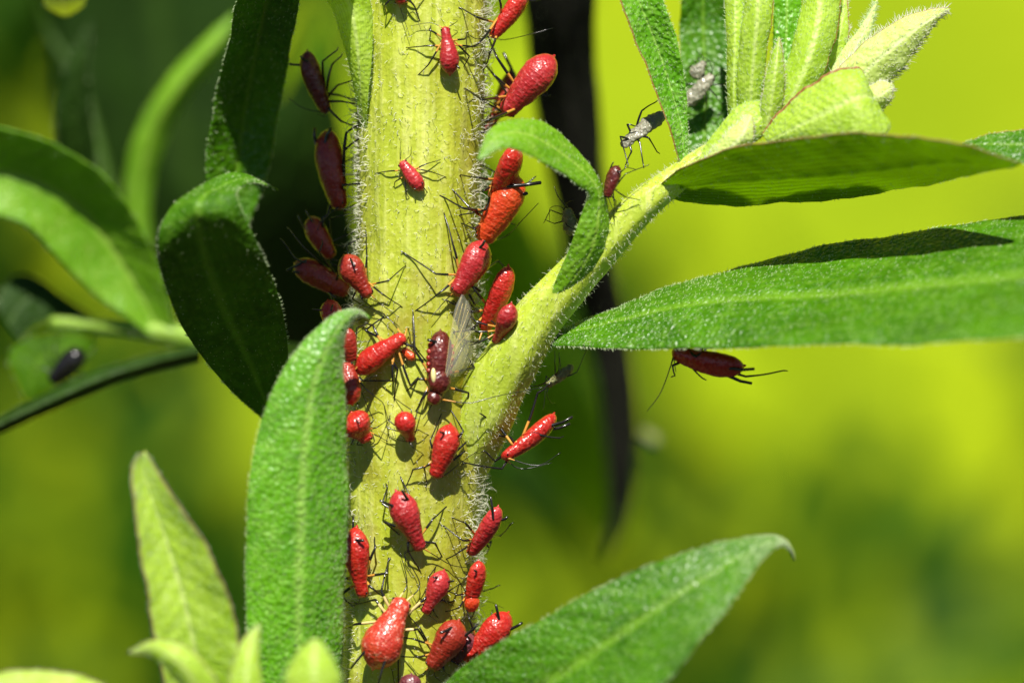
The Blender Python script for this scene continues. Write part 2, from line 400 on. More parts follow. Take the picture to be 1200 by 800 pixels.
shoot([(474, 960, 2), (400, 940, -2), (320, 900, -6), (270, 850, -7.5), (250, 815, -7.5)], [1.1, 1.0, .9, .8, .4], 200, .3)
shoot([(30, -40, 30), (48, 20, 32), (66, 55, 32), (92, 95, 31), (118, 180, 28), (158, 330, 20), (195, 392, 15.5)], [.18, .2, .22, .25, .3, .35, .4], 0, mat='leaf_shaded')

# ------------------------------------------------------------------ the plant: leaves
def leaf(L, Mi, R, mat='leaf', th=.16, nu=70, nv=18, crease=.12, cup=0.0, margin=None, mr=.045, hairs=700, ehairs=260, hl=.16, el=.2,
         rib=True, label=None, wav=.05, hmat='hair_green', flip=1, dy=0):
    L, Mi, R = ([(p[0], p[1], p[2]+dy) for p in q] for q in (L, Mi, R))
    a = crom([P(*p) for p in L], nu); b = crom([P(*p) for p in Mi], nu); c = crom([P(*p) for p in R], nu)
    vv = np.sin(np.linspace(-1, 1, nv*2+1)*math.pi/2*.999)*.5+np.linspace(-1, 1, nv*2+1)*.5
    G = np.zeros((nu, len(vv), 3))
    for k, v in enumerate(vv):
        quad = a*(v*(v-1)/2)+b*(1-v*v)+c*(v*(v+1)/2); lin = (b+(a-b)*-v) if v < 0 else (b+(c-b)*v)
        G[:, k] = quad*.6+lin*.4
    du = np.gradient(G, axis=0); dv = np.gradient(G, axis=1); N = np.cross(du, dv)
    ln = np.linalg.norm(N, axis=2, keepdims=True); N = N/np.maximum(ln, 1e-9)
    mean = N[2:-3].mean(axis=(0, 1)); 
    if mean[1] > 0: N = -N                                # N points to the camera's side
    w = np.linalg.norm(a-c, axis=1)[:, None, None]
    uu = np.linspace(0, 1, nu)[:, None, None]; V2 = vv[None, :, None]
    ph = rng.uniform(0, 6, 4)
    disp = -crease*np.exp(-(V2/.07)**2)*np.minimum(w*.3, 1)
    disp = disp+wav*np.minimum(w*.35, 1)*(np.sin(uu*23+ph[0]+3*V2)*np.abs(V2)+.6*np.sin(uu*41+ph[1]-4*V2)*np.abs(V2))
    disp = disp+.02*np.minimum(w*.35, 1)*np.sin(uu*90+12*np.abs(V2)+ph[2])
    edge = np.abs(V2)**14
    G2 = G+N*disp*flip
    thk = th*np.minimum(1, w/1.2)*(1-.75*edge)
    top = G2+N*thk*.5; bot = G2-N*thk*.5
    m = len(vv); vs = np.vstack([top.reshape(-1, 3), bot.reshape(-1, 3)]); o0 = nu*m; fs = []
    for i in range(nu-1):
        for k in range(m-1):
            q = (i*m+k, i*m+k+1, (i+1)*m+k+1, (i+1)*m+k); fs.append(q); fs.append(tuple(o0+x for x in q[::-1]))
        for k in (0, m-1):
            q = (i*m+k, (i+1)*m+k, o0+(i+1)*m+k, o0+i*m+k); fs.append(q if k == 0 else q[::-1])
    for k in range(m-1):
        fs.append((k+1, k, o0+k, o0+k+1)); e = (nu-1)*m; fs.append((e+k, e+k+1, o0+e+k+1, o0+e+k))
    at = {'along': np.tile(np.repeat(np.linspace(0, 1, nu), m), 2), 'across': np.tile(np.tile(vv, nu), 2)}
    o = link('leaf', mesh('leaf', vs, fs, ROOT0, None, at), plant, None, [mat])
    if label: o['label'] = label
    if rib:
        rr = np.interp(np.linspace(0, 1, nu), [0, .6, 1], [.16, .10, .03])*np.minimum(1, w[:, 0, 0]/1.5)+.006
        # the raised rib on the leaf's lower face
        sgn = -1 if flip > 0 else 1
        v2, f2 = tube(G2[:, nv]+N[:, nv]*sgn*(th*.35), rr, 8)
        link('midrib', mesh('midrib', v2, f2, ROOT0), o, None, [mat])
    if margin:
        for q in margin[0]:
            k = 0 if q == 'L' else m-1
            v2, f2 = tube(G2[:, k], mr*np.interp(np.linspace(0, 1, nu), [0, .1, .9, 1], [.5, 1, 1, .5]), 6)
            link('margin', mesh('margin', v2, f2, ROOT0), o, None, [margin[1]])
    if ehairs or hairs:
        pts = []; nr = []; le = []
        for _ in range(ehairs):
            i = random.randrange(1, nu-1); f = random.random(); k = random.choice((0, m-1)); kk = 1 if k == 0 else m-2
            p = G2[i, k]*(1-f)+G2[i-1, k]*f; d = unit(G2[i, k]-G2[i, kk]); tt = unit(du[i, k])
            pts.append(p); nr.append(unit(d*.9+tt*.6)); le.append(random.uniform(.5, 1)*el)
        for _ in range(hairs):
            i = random.randrange(1, nu-1); k = random.randrange(1, m-1); f = random.random(); g = random.random()
            p = (top[i, k]*(1-f)+top[i-1, k]*f)*(1-g)+(top[i, k-1]*(1-f)+top[i-1, k-1]*f)*g
            pts.append(p); nr.append(unit(N[i, k]+.9*unit(du[i, k]))); le.append(random.uniform(.35, 1)*hl)
        hair_mesh('hairs', pts, nr, np.array(le), .019, .7, seg=3, origin=ROOT0, mat=hmat, parent=o)
    return o

# big lit leaf in front of the stem's left edge
leaf([(300, 880, -3.2), (289, 720, -4.2), (289, 620, -4.6), (297, 530, -4.8), (318, 460, -4.8), (350, 408, -4.6), (385, 372, -4.2), (410, 362, -3.9), (428, 366, -3.2)],
     [(350, 880, -3.4), (350, 720, -4.4), (352, 620, -4.8), (356, 530, -5.0), (364, 465, -5.0), (378, 418, -4.8), (398, 382, -4.4), (416, 366, -3.9), (432, 370, -3)],
     [(395, 880, -1.6), (402, 720, -2.6), (407, 620, -3.0), (407, 530, -3.2), (404, 465, -3.4), (401, 425, -3.6), (405, 392, -3.8), (419, 371, -3.6), (436, 375, -2.9)],
     'leaf_bright', hairs=5200, hl=.14, ehairs=420, label='broad bright green leaf lit from the front beside the stem')
# dark arched leaf left of the stem
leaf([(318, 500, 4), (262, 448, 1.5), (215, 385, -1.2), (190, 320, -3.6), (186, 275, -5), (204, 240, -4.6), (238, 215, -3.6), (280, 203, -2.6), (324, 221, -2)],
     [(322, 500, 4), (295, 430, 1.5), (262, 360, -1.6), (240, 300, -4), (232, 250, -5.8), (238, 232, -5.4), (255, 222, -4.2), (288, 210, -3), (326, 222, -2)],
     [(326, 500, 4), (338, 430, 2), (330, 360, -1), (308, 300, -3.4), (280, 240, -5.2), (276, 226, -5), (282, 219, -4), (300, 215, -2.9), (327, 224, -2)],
     'leaf_bent_shade', crease=.05, hairs=500, ehairs=320, hmat='hair_green', label='dark shaded leaf bent over with a lit green top')
# long leaf out to the right
leaf([(628, 402, 1.2), (665, 383, 1.2), (720, 361, 1.2), (800, 332, 1.2), (880, 309, 1), (960, 290, .6), (1060, 273, 0), (1160, 259, -1), (1300, 240, -2)],
     [(628, 404, 1.0), (665, 391, .4), (720, 376, -.4), (800, 357, -1.2), (880, 349, -2.2), (960, 345, -3.2), (1060, 336, -4.6), (1160, 326, -6), (1300, 312, -7.5)],
     [(628, 407, .8), (665, 405, -.4), (720, 408, -1.6), (800, 409, -3), (880, 406, -5), (960, 404, -7), (1060, 403, -9), (1160, 398, -11), (1300, 388, -13)],
     'leaf', nu=90, crease=.16, hairs=4200, ehairs=700, el=.26, label='long green leaf reaching out to the right with a cast shadow')
# leaf above it, seen from below
leaf([(768, 222, -.6), (800, 197, -2.4), (850, 176, -3.6), (910, 166, -4.7), (970, 158, -5.6), (1040, 158, -6.3), (1110, 166, -6.9), (1195, 190, -6.6)],
     [(768, 224, -.2), (800, 217, -.8), (850, 211, -1.6), (910, 207, -2.4), (970, 203, -3.2), (1040, 196, -4.2), (1110, 188, -5), (1195, 191, -6.4)],
     [(768, 227, .2), (800, 236, 1.0), (850, 240, 1.4), (910, 239, 1.2), (970, 234, .6), (1040, 225, -.6), (1110, 211, -2.6), (1195, 194, -6.2)],
     'leaf_under', flip=-1, crease=.1, rib=False, margin=('L', 'margin'), mr=.03, hairs=900, ehairs=420, hl=.12, label='leaf seen from below with dark underside and lit upper rim')
leaf([(1128, 168, -2), (1160, 158, -2), (1210, 151, -2), (1300, 146, -3)], [(1128, 170, -2.2), (1160, 170, -2.6), (1210, 170, -3), (1300, 168, -4)],
     [(1128, 173, -2.4), (1160, 184, -3.2), (1210, 192, -4), (1300, 194, -5)], 'leaf', margin=('L', 'margin'), hairs=500, ehairs=120)
# upright leaf of the shoot tip
leaf([(797, 192, -.6), (786, 155, -1), (768, 105, -1.2), (748, 55, -1.4), (726, 0, -1.6), (700, -60, -1)], [(801, 192, -.5), (798, 150, -.5), (786, 105, -.5), (770, 55, -.6), (748, 0, -1), (725, -60, -.4)],
     [(806, 190, -.4), (806, 145, -.5), (803, 100, -.7), (795, 55, -1), (777, 0, -1.2), (752, -60, -.6)], 'leaf_bright', margin=('L', 'margin'), mr=.035, hairs=900, ehairs=240, label='narrow upright leaf with brown edged margin on the shoot tip')
leaf([(803, 205, 4), (800, 150, 4.5), (797, 90, 5), (797, 30, 5.4), (800, -50, 5)], [(822, 205, 4), (826, 150, 4.6), (826, 90, 5.2), (824, 30, 5.8), (824, -50, 5.6)],
     [(845, 200, 4), (853, 150, 4.4), (858, 90, 5), (853, 30, 5.4), (848, -50, 5)], 'leaf', hairs=300, ehairs=120, label='shaded leaf behind the shoot tip where shed skins cling')
leaf([(856, 150, .6), (852, 110, .5), (852, 60, .5), (850, 10, .6), (846, -50, 1)], [(862, 150, .2), (860, 110, 0), (861, 60, 0), (862, 10, .2), (860, -50, .6)],
     [(868, 150, .4), (867, 110, .3), (869, 60, .3), (872, 10, .4), (872, -50, .8)], 'leaf_young', hairs=350, ehairs=240, el=.3)
leaf([(868, 150, 0), (864, 115, -.2), (866, 60, -.4), (872, 10, -.4), (876, -50, 0)], [(880, 150, -.3), (880, 110, -.8), (884, 60, -1), (888, 10, -1), (890, -50, -.6)],
     [(892, 148, -.1), (893, 112, -.3), (898, 60, -.5), (905, 10, -.5), (908, -50, 0)], 'leaf_young', margin=('R', 'margin'), hairs=500, ehairs=200, el=.25)
leaf([(893, 150, 1.2), (902, 100, 1.4), (906, 50, 1.8), (908, -40, 2)], [(905, 150, 1.2), (915, 100, 1.3), (921, 50, 1.7), (922, -40, 2)], [(918, 150, 1.2), (930, 100, 1.4), (938, 50, 1.9), (940, -40, 2.2)], 'leaf_bright', hairs=250, ehairs=160, el=.25)
leaf([(893, 152, -.4), (908, 110, -.3), (926, 60, 0), (938, 15, .4), (944, -50, 1)], [(903, 152, -.8), (930, 110, -1.1), (950, 62, -.9), (960, 15, -.4), (966, -50, .2)],
     [(912, 150, -.4), (950, 112, -.4), (972, 66, -.1), (983, 20, .3), (988, -50, .8)], 'leaf_young', margin=('R', 'margin'), hairs=700, ehairs=200, label='pale young leaf with a brown margin in the shoot tip')
leaf([(960, 105, .8), (985, 62, 1), (1008, 32, 1.2), (1027, 0, 1.6)], [(970, 108, .6), (995, 68, .8), (1014, 34, 1.1), (1028, 0, 1.6)], [(985, 110, .8), (1006, 72, 1), (1020, 38, 1.2), (1029, 1, 1.6)], 'leaf_pale', hairs=500, ehairs=260, el=.4)
leaf([(958, 115, .2), (985, 78, 0), (1022, 44, -.2), (1058, 22, -.2), (1088, 12, 0), (1113, 9, .2)], [(975, 120, -.2), (1005, 92, -.5), (1038, 62, -.7), (1068, 38, -.6), (1092, 22, -.3), (1113, 10, .2)],
     [(1000, 122, .2), (1034, 102, 0), (1060, 76, -.2), (1078, 50, -.2), (1096, 28, 0), (1113, 11, .2)], 'leaf_pale', hairs=700, ehairs=420, hl=.2, el=.55, hmat='hair', margin=('L', 'margin'), mr=.03, label='whitish woolly pointed leaf of the shoot tip')
leaf([(893, 158, -1.2), (918, 128, -1.6), (948, 102, -2), (980, 84, -2.2), (1004, 80, -2), (1012, 92, -1.8)], [(900, 166, -1.6), (940, 146, -2.6), (975, 128, -3.2), (1000, 116, -3.4), (1015, 112, -3), (1024, 116, -2.4)],
     [(906, 172, -1.4), (950, 166, -2.6), (990, 164, -3.4), (1020, 162, -3.6), (1038, 156, -3.2), (1042, 146, -2.6)], 'leaf_young', margin=('L', 'margin'), mr=.085, hairs=700, ehairs=160, label='folded young leaf with a curved red-brown margin')
leaf([(795, 204, -.4), (825, 172, -.6), (848, 142, -.8), (868, 122, -.8), (890, 118, -.5)], [(806, 204, -.9), (842, 178, -1.2), (868, 156, -1.4), (888, 140, -1.2), (898, 130, -.8)],
     [(814, 203, -.5), (852, 184, -.8), (880, 168, -1), (898, 154, -.9), (903, 142, -.6)], 'leaf_young', margin=('R', 'margin'), mr=.04, hairs=500, ehairs=120)
for pl, pm, pr, mt in (
    ([(890, 155, -.9), (893, 118, -1.1), (900, 80, -1.2), (912, 44, -1.1)], [(897, 156, -1.2), (904, 118, -1.5), (909, 80, -1.6), (913, 43, -1.1)], [(906, 155, -.9), (917, 120, -1.1), (919, 82, -1.2), (914, 44, -1.1)], 'leaf_young'),
    ([(940, 120, .9), (958, 78, 1.1), (976, 40, 1.3), (990, -8, 1.6)], [(950, 122, .6), (969, 80, .8), (984, 40, 1.1), (991, -8, 1.6)], [(962, 122, .9), (982, 82, 1.1), (994, 42, 1.3), (992, -8, 1.6)], 'leaf_young'),
    ([(815, 200, -.9), (838, 172, -1.4), (858, 150, -1.6), (878, 134, -1.5)], [(824, 202, -1.2), (850, 178, -1.8), (870, 157, -2), (880, 135, -1.5)], [(834, 202, -.9), (864, 184, -1.4), (882, 164, -1.6), (882, 137, -1.5)], 'leaf_pale'),
    ([(985, 128, -.6), (1010, 108, -.8), (1030, 96, -.9), (1046, 98, -.8)], [(992, 136, -1), (1016, 120, -1.3), (1034, 110, -1.3), (1047, 100, -.8)], [(1000, 144, -.6), (1026, 132, -.8), (1042, 120, -.9), (1048, 102, -.8)], 'leaf_pale')):
    leaf(pl, pm, pr, mt, margin=('R', 'margin'), mr=.03, hairs=250, ehairs=200, el=.32, hmat='hair')
# leaf arching over the aphids from the side shoot
leaf([(638, 364, -.35), (654, 322, -1.0), (670, 284, -1.6), (683, 246, -2.0), (690, 227, -2.3), (676, 216, -2.8), (648, 197, -3.6), (615, 179, -4.5), (588, 174, -5), (562, 188, -5.4)],
     [(645, 360, -.45), (684, 308, -1.4), (698, 272, -1.8), (701, 242, -1.9), (700, 223, -2), (686, 204, -2.3), (655, 178, -3), (618, 158, -3.8), (584, 160, -4.6), (561, 187, -5.4)],
     [(651, 357, -.4), (700, 308, -.8), (714, 270, -1.0), (710, 242, -1.1), (707, 226, -1.3), (692, 195, -1.5), (660, 160, -2), (620, 139, -2.8), (578, 149, -4), (559, 186, -5.4)],
     'leaf_mid', nu=90, hairs=500, ehairs=260, label='small green leaf arching over the red aphids')
# withered leaf hanging behind
leaf([(612, -80, 9), (614, 0, 11), (622, 90, 14), (640, 190, 17), (662, 290, 20), (686, 380, 23), (703, 460, 25), (711, 540, 27), (714, 610, 29), (708, 656, 30)],
     [(660, -80, 8), (658, 0, 10), (666, 90, 13), (680, 190, 16), (694, 290, 19.4), (714, 380, 22.6), (726, 460, 24.8), (728, 540, 26.8), (722, 610, 28.8), (709, 657, 30)],
     [(705, -80, 9), (698, 0, 11), (700, 90, 14), (707, 190, 17), (716, 290, 20), (734, 380, 23), (746, 460, 25), (745, 540, 27), (733, 610, 29), (710, 658, 30)],
     'leaf_dead_shade', dy=9, hairs=60, ehairs=60, label='withered leaf coloured nearly black for deep shade, hanging down behind the side shoot')
# lower right leaf in front
leaf([(470, 880, -2), (520, 802, -3.4), (570, 762, -4.2), (630, 728, -5), (700, 690, -5.8), (770, 658, -6.4), (840, 637, -6.4), (895, 627, -6), (920, 633, -5.6), (931, 656, -5.4)],
     [(540, 900, -3), (610, 822, -4.8), (665, 785, -6), (715, 750, -6.8), (765, 716, -7.4), (815, 684, -7.6), (862, 656, -7.2), (902, 634, -6.4), (922, 637, -5.8), (931, 657, -5.4)],
     [(660, 920, -7), (735, 838, -9), (780, 798, -9.6), (808, 766, -9.8), (836, 732, -9.6), (862, 698, -9), (886, 664, -8), (910, 641, -6.8), (924, 641, -6), (932, 658, -5.4)],
     'leaf', nu=90, crease=.16, hairs=4200, ehairs=420, label='green leaf with a hooked tip crossing in front of the lower stem')
# sprout in front, lower left
leaf([(205, 860, -7), (186, 770, -7.8), (172, 690, -8.2), (161, 620, -8.4), (155, 565, -8.2), (158, 540, -8), (169, 529, -7.8)],
     [(252, 860, -6), (232, 775, -6.8), (215, 700, -7.2), (194, 630, -7.4), (174, 572, -7.6), (168, 545, -7.7), (170, 528, -7.8)],
     [(296, 860, -7), (282, 770, -7.8), (268, 700, -8.2), (240, 638, -8.4), (205, 584, -8.2), (184, 552, -8), (171, 529, -7.8)],
     'leaf_young', margin=('LR', 'margin_dark'), mr=.05, hairs=1500, ehairs=420, el=.22, label='pointed pale green leaf with dusky hairy margins')
leaf([(285, 880, -9), (262, 815, -9.6), (240, 778, -10), (212, 756, -10), (182, 750, -9.6), (150, 763, -9)], [(262, 880, -9.4), (240, 820, -10), (222, 790, -10.4), (200, 768, -10.4), (178, 758, -9.8), (150, 764, -9)],
     [(240, 880, -9), (222, 825, -9.6), (206, 796, -9.8), (190, 778, -9.8), (174, 767, -9.5), (150, 765, -9)], 'leaf_young', margin=('LR', 'margin_dark'), mr=.05, hairs=400, ehairs=200)
leaf([(258, 880, -10), (266, 815, -10), (274, 775, -9.8), (286, 748, -9.6), (303, 730, -9.4)], [(285, 880, -10.4), (288, 815, -10.4), (290, 778, -10.2), (295, 752, -9.8), (304, 730, -9.4)], [(310, 880, -10), (308, 815, -10), (304, 780, -9.8), (303, 755, -9.6), (305, 731, -9.4)], 'leaf_young', margin=('LR', 'margin_dark'), mr=.045, hairs=300, ehairs=160)
leaf([(322, 880, -12), (332, 815, -12.4), (340, 778, -12.4), (362, 752, -12)], [(365, 880, -12.6), (368, 815, -13), (368, 780, -13), (370, 748, -12.2)], [(408, 880, -12), (402, 815, -12.4), (394, 780, -12.4), (378, 754, -12)], 'leaf_young', hairs=300, ehairs=120, el=.25)
leaf([(180, 860, -10), (130, 808, -10), (85, 790, -10), (30, 785, -10), (-60, 796, -10)], [(170, 880, -10), (120, 835, -10.4), (70, 822, -10.6), (20, 820, -10.6), (-60, 830, -10.6)], [(160, 900, -10), (110, 865, -10.4), (60, 858, -10.6), (10, 858, -10.6), (-60, 866, -10.6)], 'leaf_young', margin=('L', 'margin_dark'), mr=.05, hairs=300, ehairs=200)
# leaf whose base clasps the stem at the top left; its unseen blade is shaped to shade the left-edge aphids
leaf([(425, 160, 1.6), (418, 118, .9), (409, 75, .3), (396, 32, .1), (383, 0, .4), (345, -18, 1.4), (312, -36, -1.2), (296, -60, -8), (300, -88, -13), (322, -112, -18)],
     [(427, 160, 1.5), (424, 118, .5), (421, 75, -.25), (416, 32, -.6), (408, 0, -.6), (385, -24, -.8), (362, -42, -3.6), (350, -66, -8.4), (342, -92, -13.2), (325, -113, -18)],
     [(429, 160, 1.3), (431, 118, .3), (435, 75, -.05), (437, 32, -.2), (433, 0, -.6), (416, -26, -1.4), (406, -46, -3.8), (402, -70, -8.2), (384, -93, -13), (330, -114, -18)],
     'leaf_young', flip=-1, crease=.0, rib=False, wav=.02, hairs=500, ehairs=300, el=.2, label='leaf base clasping the upper stem')
# blurred leaves of the left shoot
leaf([(205, 392, 13), (192, 330, 12), (165, 265, 11), (130, 215, 10), (80, 176, 9.4), (10, 152, 9), (-80, 140, 9)], [(190, 392, 13.4), (165, 345, 13), (135, 295, 12.6), (100, 250, 12), (60, 222, 11.4), (5, 202, 11), (-80, 195, 11)],
     [(180, 396, 13), (140, 366, 12.4), (100, 335, 12), (66, 300, 11.4), (40, 272, 11), (0, 252, 10.6), (-80, 240, 10.6)], 'leaf_mid', dy=2, hairs=200, ehairs=120, label='blurred green leaf rising from the left shoot')
leaf([(120, 378, 15), (70, 345, 14.6), (35, 322, 14), (10, 328, 13.6), (-5, 360, 13)], [(118, 382, 15), (80, 360, 14.6), (48, 348, 14), (26, 352, 13.6), (8, 380, 13)], [(112, 386, 15), (84, 375, 14.6), (60, 372, 14), (40, 380, 13.6), (22, 398, 13)], 'leaf_shaded', dy=2, hairs=0, ehairs=80, rib=False)
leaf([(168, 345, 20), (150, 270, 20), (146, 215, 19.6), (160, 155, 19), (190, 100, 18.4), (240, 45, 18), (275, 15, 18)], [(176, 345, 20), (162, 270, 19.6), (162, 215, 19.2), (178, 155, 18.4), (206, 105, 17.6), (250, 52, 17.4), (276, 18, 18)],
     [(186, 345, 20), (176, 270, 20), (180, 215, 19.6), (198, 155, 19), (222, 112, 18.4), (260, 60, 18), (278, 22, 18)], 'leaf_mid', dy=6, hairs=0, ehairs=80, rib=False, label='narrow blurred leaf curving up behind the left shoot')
leaf([(80, 235, 20), (68, 180, 19), (66, 130, 18), (80, 70, 17.4), (106, 24, 17)], [(98, 235, 20), (90, 180, 19), (86, 130, 18), (92, 75, 17.2), (107, 24, 17)], [(118, 235, 20), (114, 180, 19), (107, 130, 18), (103, 78, 17.4), (109, 26, 17)], 'leaf_shaded', dy=2, hairs=0, ehairs=80, rib=False)
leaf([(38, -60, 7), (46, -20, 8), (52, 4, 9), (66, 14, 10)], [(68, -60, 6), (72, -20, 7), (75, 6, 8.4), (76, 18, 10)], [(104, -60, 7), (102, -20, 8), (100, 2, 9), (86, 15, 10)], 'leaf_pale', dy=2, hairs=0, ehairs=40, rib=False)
leaf([(236, 404, 12), (180, 414, 11), (120, 432, 10), (60, 458, 9.4), (0, 488, 9), (-80, 528, 9)], [(236, 410, 11.4), (180, 424, 10), (120, 443, 9), (60, 469, 8.4), (0, 497, 8), (-80, 536, 8)], [(236, 424, 12), (180, 436, 11), (120, 456, 10), (60, 482, 9.4), (0, 508, 9), (-80, 546, 9)], 'leaf_shaded', dy=2, hairs=0, ehairs=200, rib=False, label='long dark leaf sloping down from the left shoot')
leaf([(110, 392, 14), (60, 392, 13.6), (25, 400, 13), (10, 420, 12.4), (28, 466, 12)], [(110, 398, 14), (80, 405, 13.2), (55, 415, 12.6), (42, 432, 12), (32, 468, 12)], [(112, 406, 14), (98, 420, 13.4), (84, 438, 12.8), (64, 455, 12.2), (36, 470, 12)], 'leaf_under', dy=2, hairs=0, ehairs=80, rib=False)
leaf([(292, -60, -2.4), (276, 10, .6), (263, 70, 3.0), (250, 125, 4.4), (243, 175, 5.0), (244, 220, 5.6), (268, 270, 6.6)], [(325, -60, -1.2), (310, 10, 1.8), (298, 70, 4.2), (288, 125, 5.8), (280, 175, 6.5), (276, 220, 7.0), (280, 272, 7.4)],
     [(362, -60, -2.4), (349, 10, .6), (338, 70, 3.4), (328, 125, 5.4), (319, 175, 6.3), (308, 220, 6.9), (288, 272, 7.4)], 'leaf', hairs=500, ehairs=260, label='strap-like leaf hanging behind the dark bent leaf')

# ------------------------------------------------------------------ a second plant behind, out of focus
MAIN = plant
plant = thing('background_plant', 'dark green plant out of focus behind the aphid stem', 'plant', P(470, 1000, 62))
v_, f_ = tube(crom([P(470, 1000, 62), P(478, 500, 62), P(490, 100, 60), P(500, -200, 58)], 30), np.linspace(2.6, 2.2, 30), 16)
link('stem', mesh('stem', v_, f_, P(470, 1000, 62)), plant, None, ['leaf_shaded'])
ROOT_MAIN = ROOT0; ROOT0 = P(470, 1000, 62)
bl = dict(hairs=0, ehairs=0, rib=False, crease=.4)
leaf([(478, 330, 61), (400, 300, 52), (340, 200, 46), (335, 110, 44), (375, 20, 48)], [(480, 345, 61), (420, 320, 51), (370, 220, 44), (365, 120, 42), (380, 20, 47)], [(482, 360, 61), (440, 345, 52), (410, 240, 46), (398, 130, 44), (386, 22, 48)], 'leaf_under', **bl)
leaf([(476, 420, 62), (290, 380, 60), (130, 270, 58), (70, 130, 56), (70, -60, 54)], [(478, 450, 62), (350, 390, 59), (250, 260, 56), (200, 110, 54), (180, -60, 52)], [(480, 480, 62), (370, 450, 60), (350, 300, 58), (335, 130, 56), (280, -60, 54)], 'leaf_shaded', **bl)
leaf([(480, 560, 62), (400, 500, 64), (350, 400, 66), (340, 250, 70)], [(481, 590, 62), (430, 540, 63), (390, 420, 65), (360, 250, 70)], [(482, 620, 62), (460, 570, 64), (430, 430, 66), (380, 250, 70)], 'leaf_shaded', **bl)
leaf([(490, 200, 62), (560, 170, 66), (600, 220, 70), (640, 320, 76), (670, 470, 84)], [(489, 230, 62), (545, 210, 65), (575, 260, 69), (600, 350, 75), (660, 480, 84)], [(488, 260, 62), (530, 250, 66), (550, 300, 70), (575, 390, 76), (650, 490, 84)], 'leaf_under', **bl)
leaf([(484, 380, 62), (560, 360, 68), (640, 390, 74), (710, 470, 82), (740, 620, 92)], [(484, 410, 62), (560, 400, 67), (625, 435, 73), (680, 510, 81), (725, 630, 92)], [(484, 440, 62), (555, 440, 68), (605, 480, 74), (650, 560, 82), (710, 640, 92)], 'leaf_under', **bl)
leaf([(476, 520, 60), (380, 480, 46), (300, 400, 38), (270, 300, 33), (285, 190, 29), (360, 80, 26)], [(478, 535, 60), (420, 490, 45), (380, 400, 37), (365, 300, 32), (362, 190, 28), (372, 80, 26)], [(480, 550, 60), (440, 500, 46), (425, 400, 38), (420, 300, 33), (408, 190, 29), (380, 82, 26)], 'leaf_shaded', **bl)
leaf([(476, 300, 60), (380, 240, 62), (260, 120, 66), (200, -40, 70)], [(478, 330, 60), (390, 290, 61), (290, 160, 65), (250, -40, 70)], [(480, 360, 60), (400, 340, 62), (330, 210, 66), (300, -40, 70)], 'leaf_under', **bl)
plant = MAIN; ROOT0 = ROOT_MAIN

# ------------------------------------------------------------------ aphids
PROFILE = {
    'pear': [(0, .0), (.02, .26), (.06, .50), (.13, .76), (.22, .95), (.32, 1.0), (.44, .93), (.56, .76), (.68, .60), (.78, .52), (.86, .48), (.92, .46), (.965, .38), (.99, .2), (1, 0)],
    'slim': [(0, .0), (.02, .36), (.07, .64), (.15, .86), (.28, 1.0), (.42, 1.0), (.56, .93), (.68, .84), (.78, .76), (.86, .68), (.92, .62), (.965, .5), (.99, .26), (1, 0)],
    'ball': [(0, .0), (.02, .36), (.07, .66), (.16, .90), (.28, 1.0), (.42, .98), (.54, .84), (.64, .66), (.74, .52), (.84, .46), (.91, .44), (.965, .36), (.99, .18), (1, 0)],
}
PROFILE['oval'] = [(t, .5*float(np.interp(t, *zip(*PROFILE['pear'])))+.5*float(np.interp(t, *zip(*PROFILE['slim'])))) for t in (0, .02, .065, .14, .22, .3, .38, .48, .58, .68, .78, .86, .92, .965, .99, 1)]
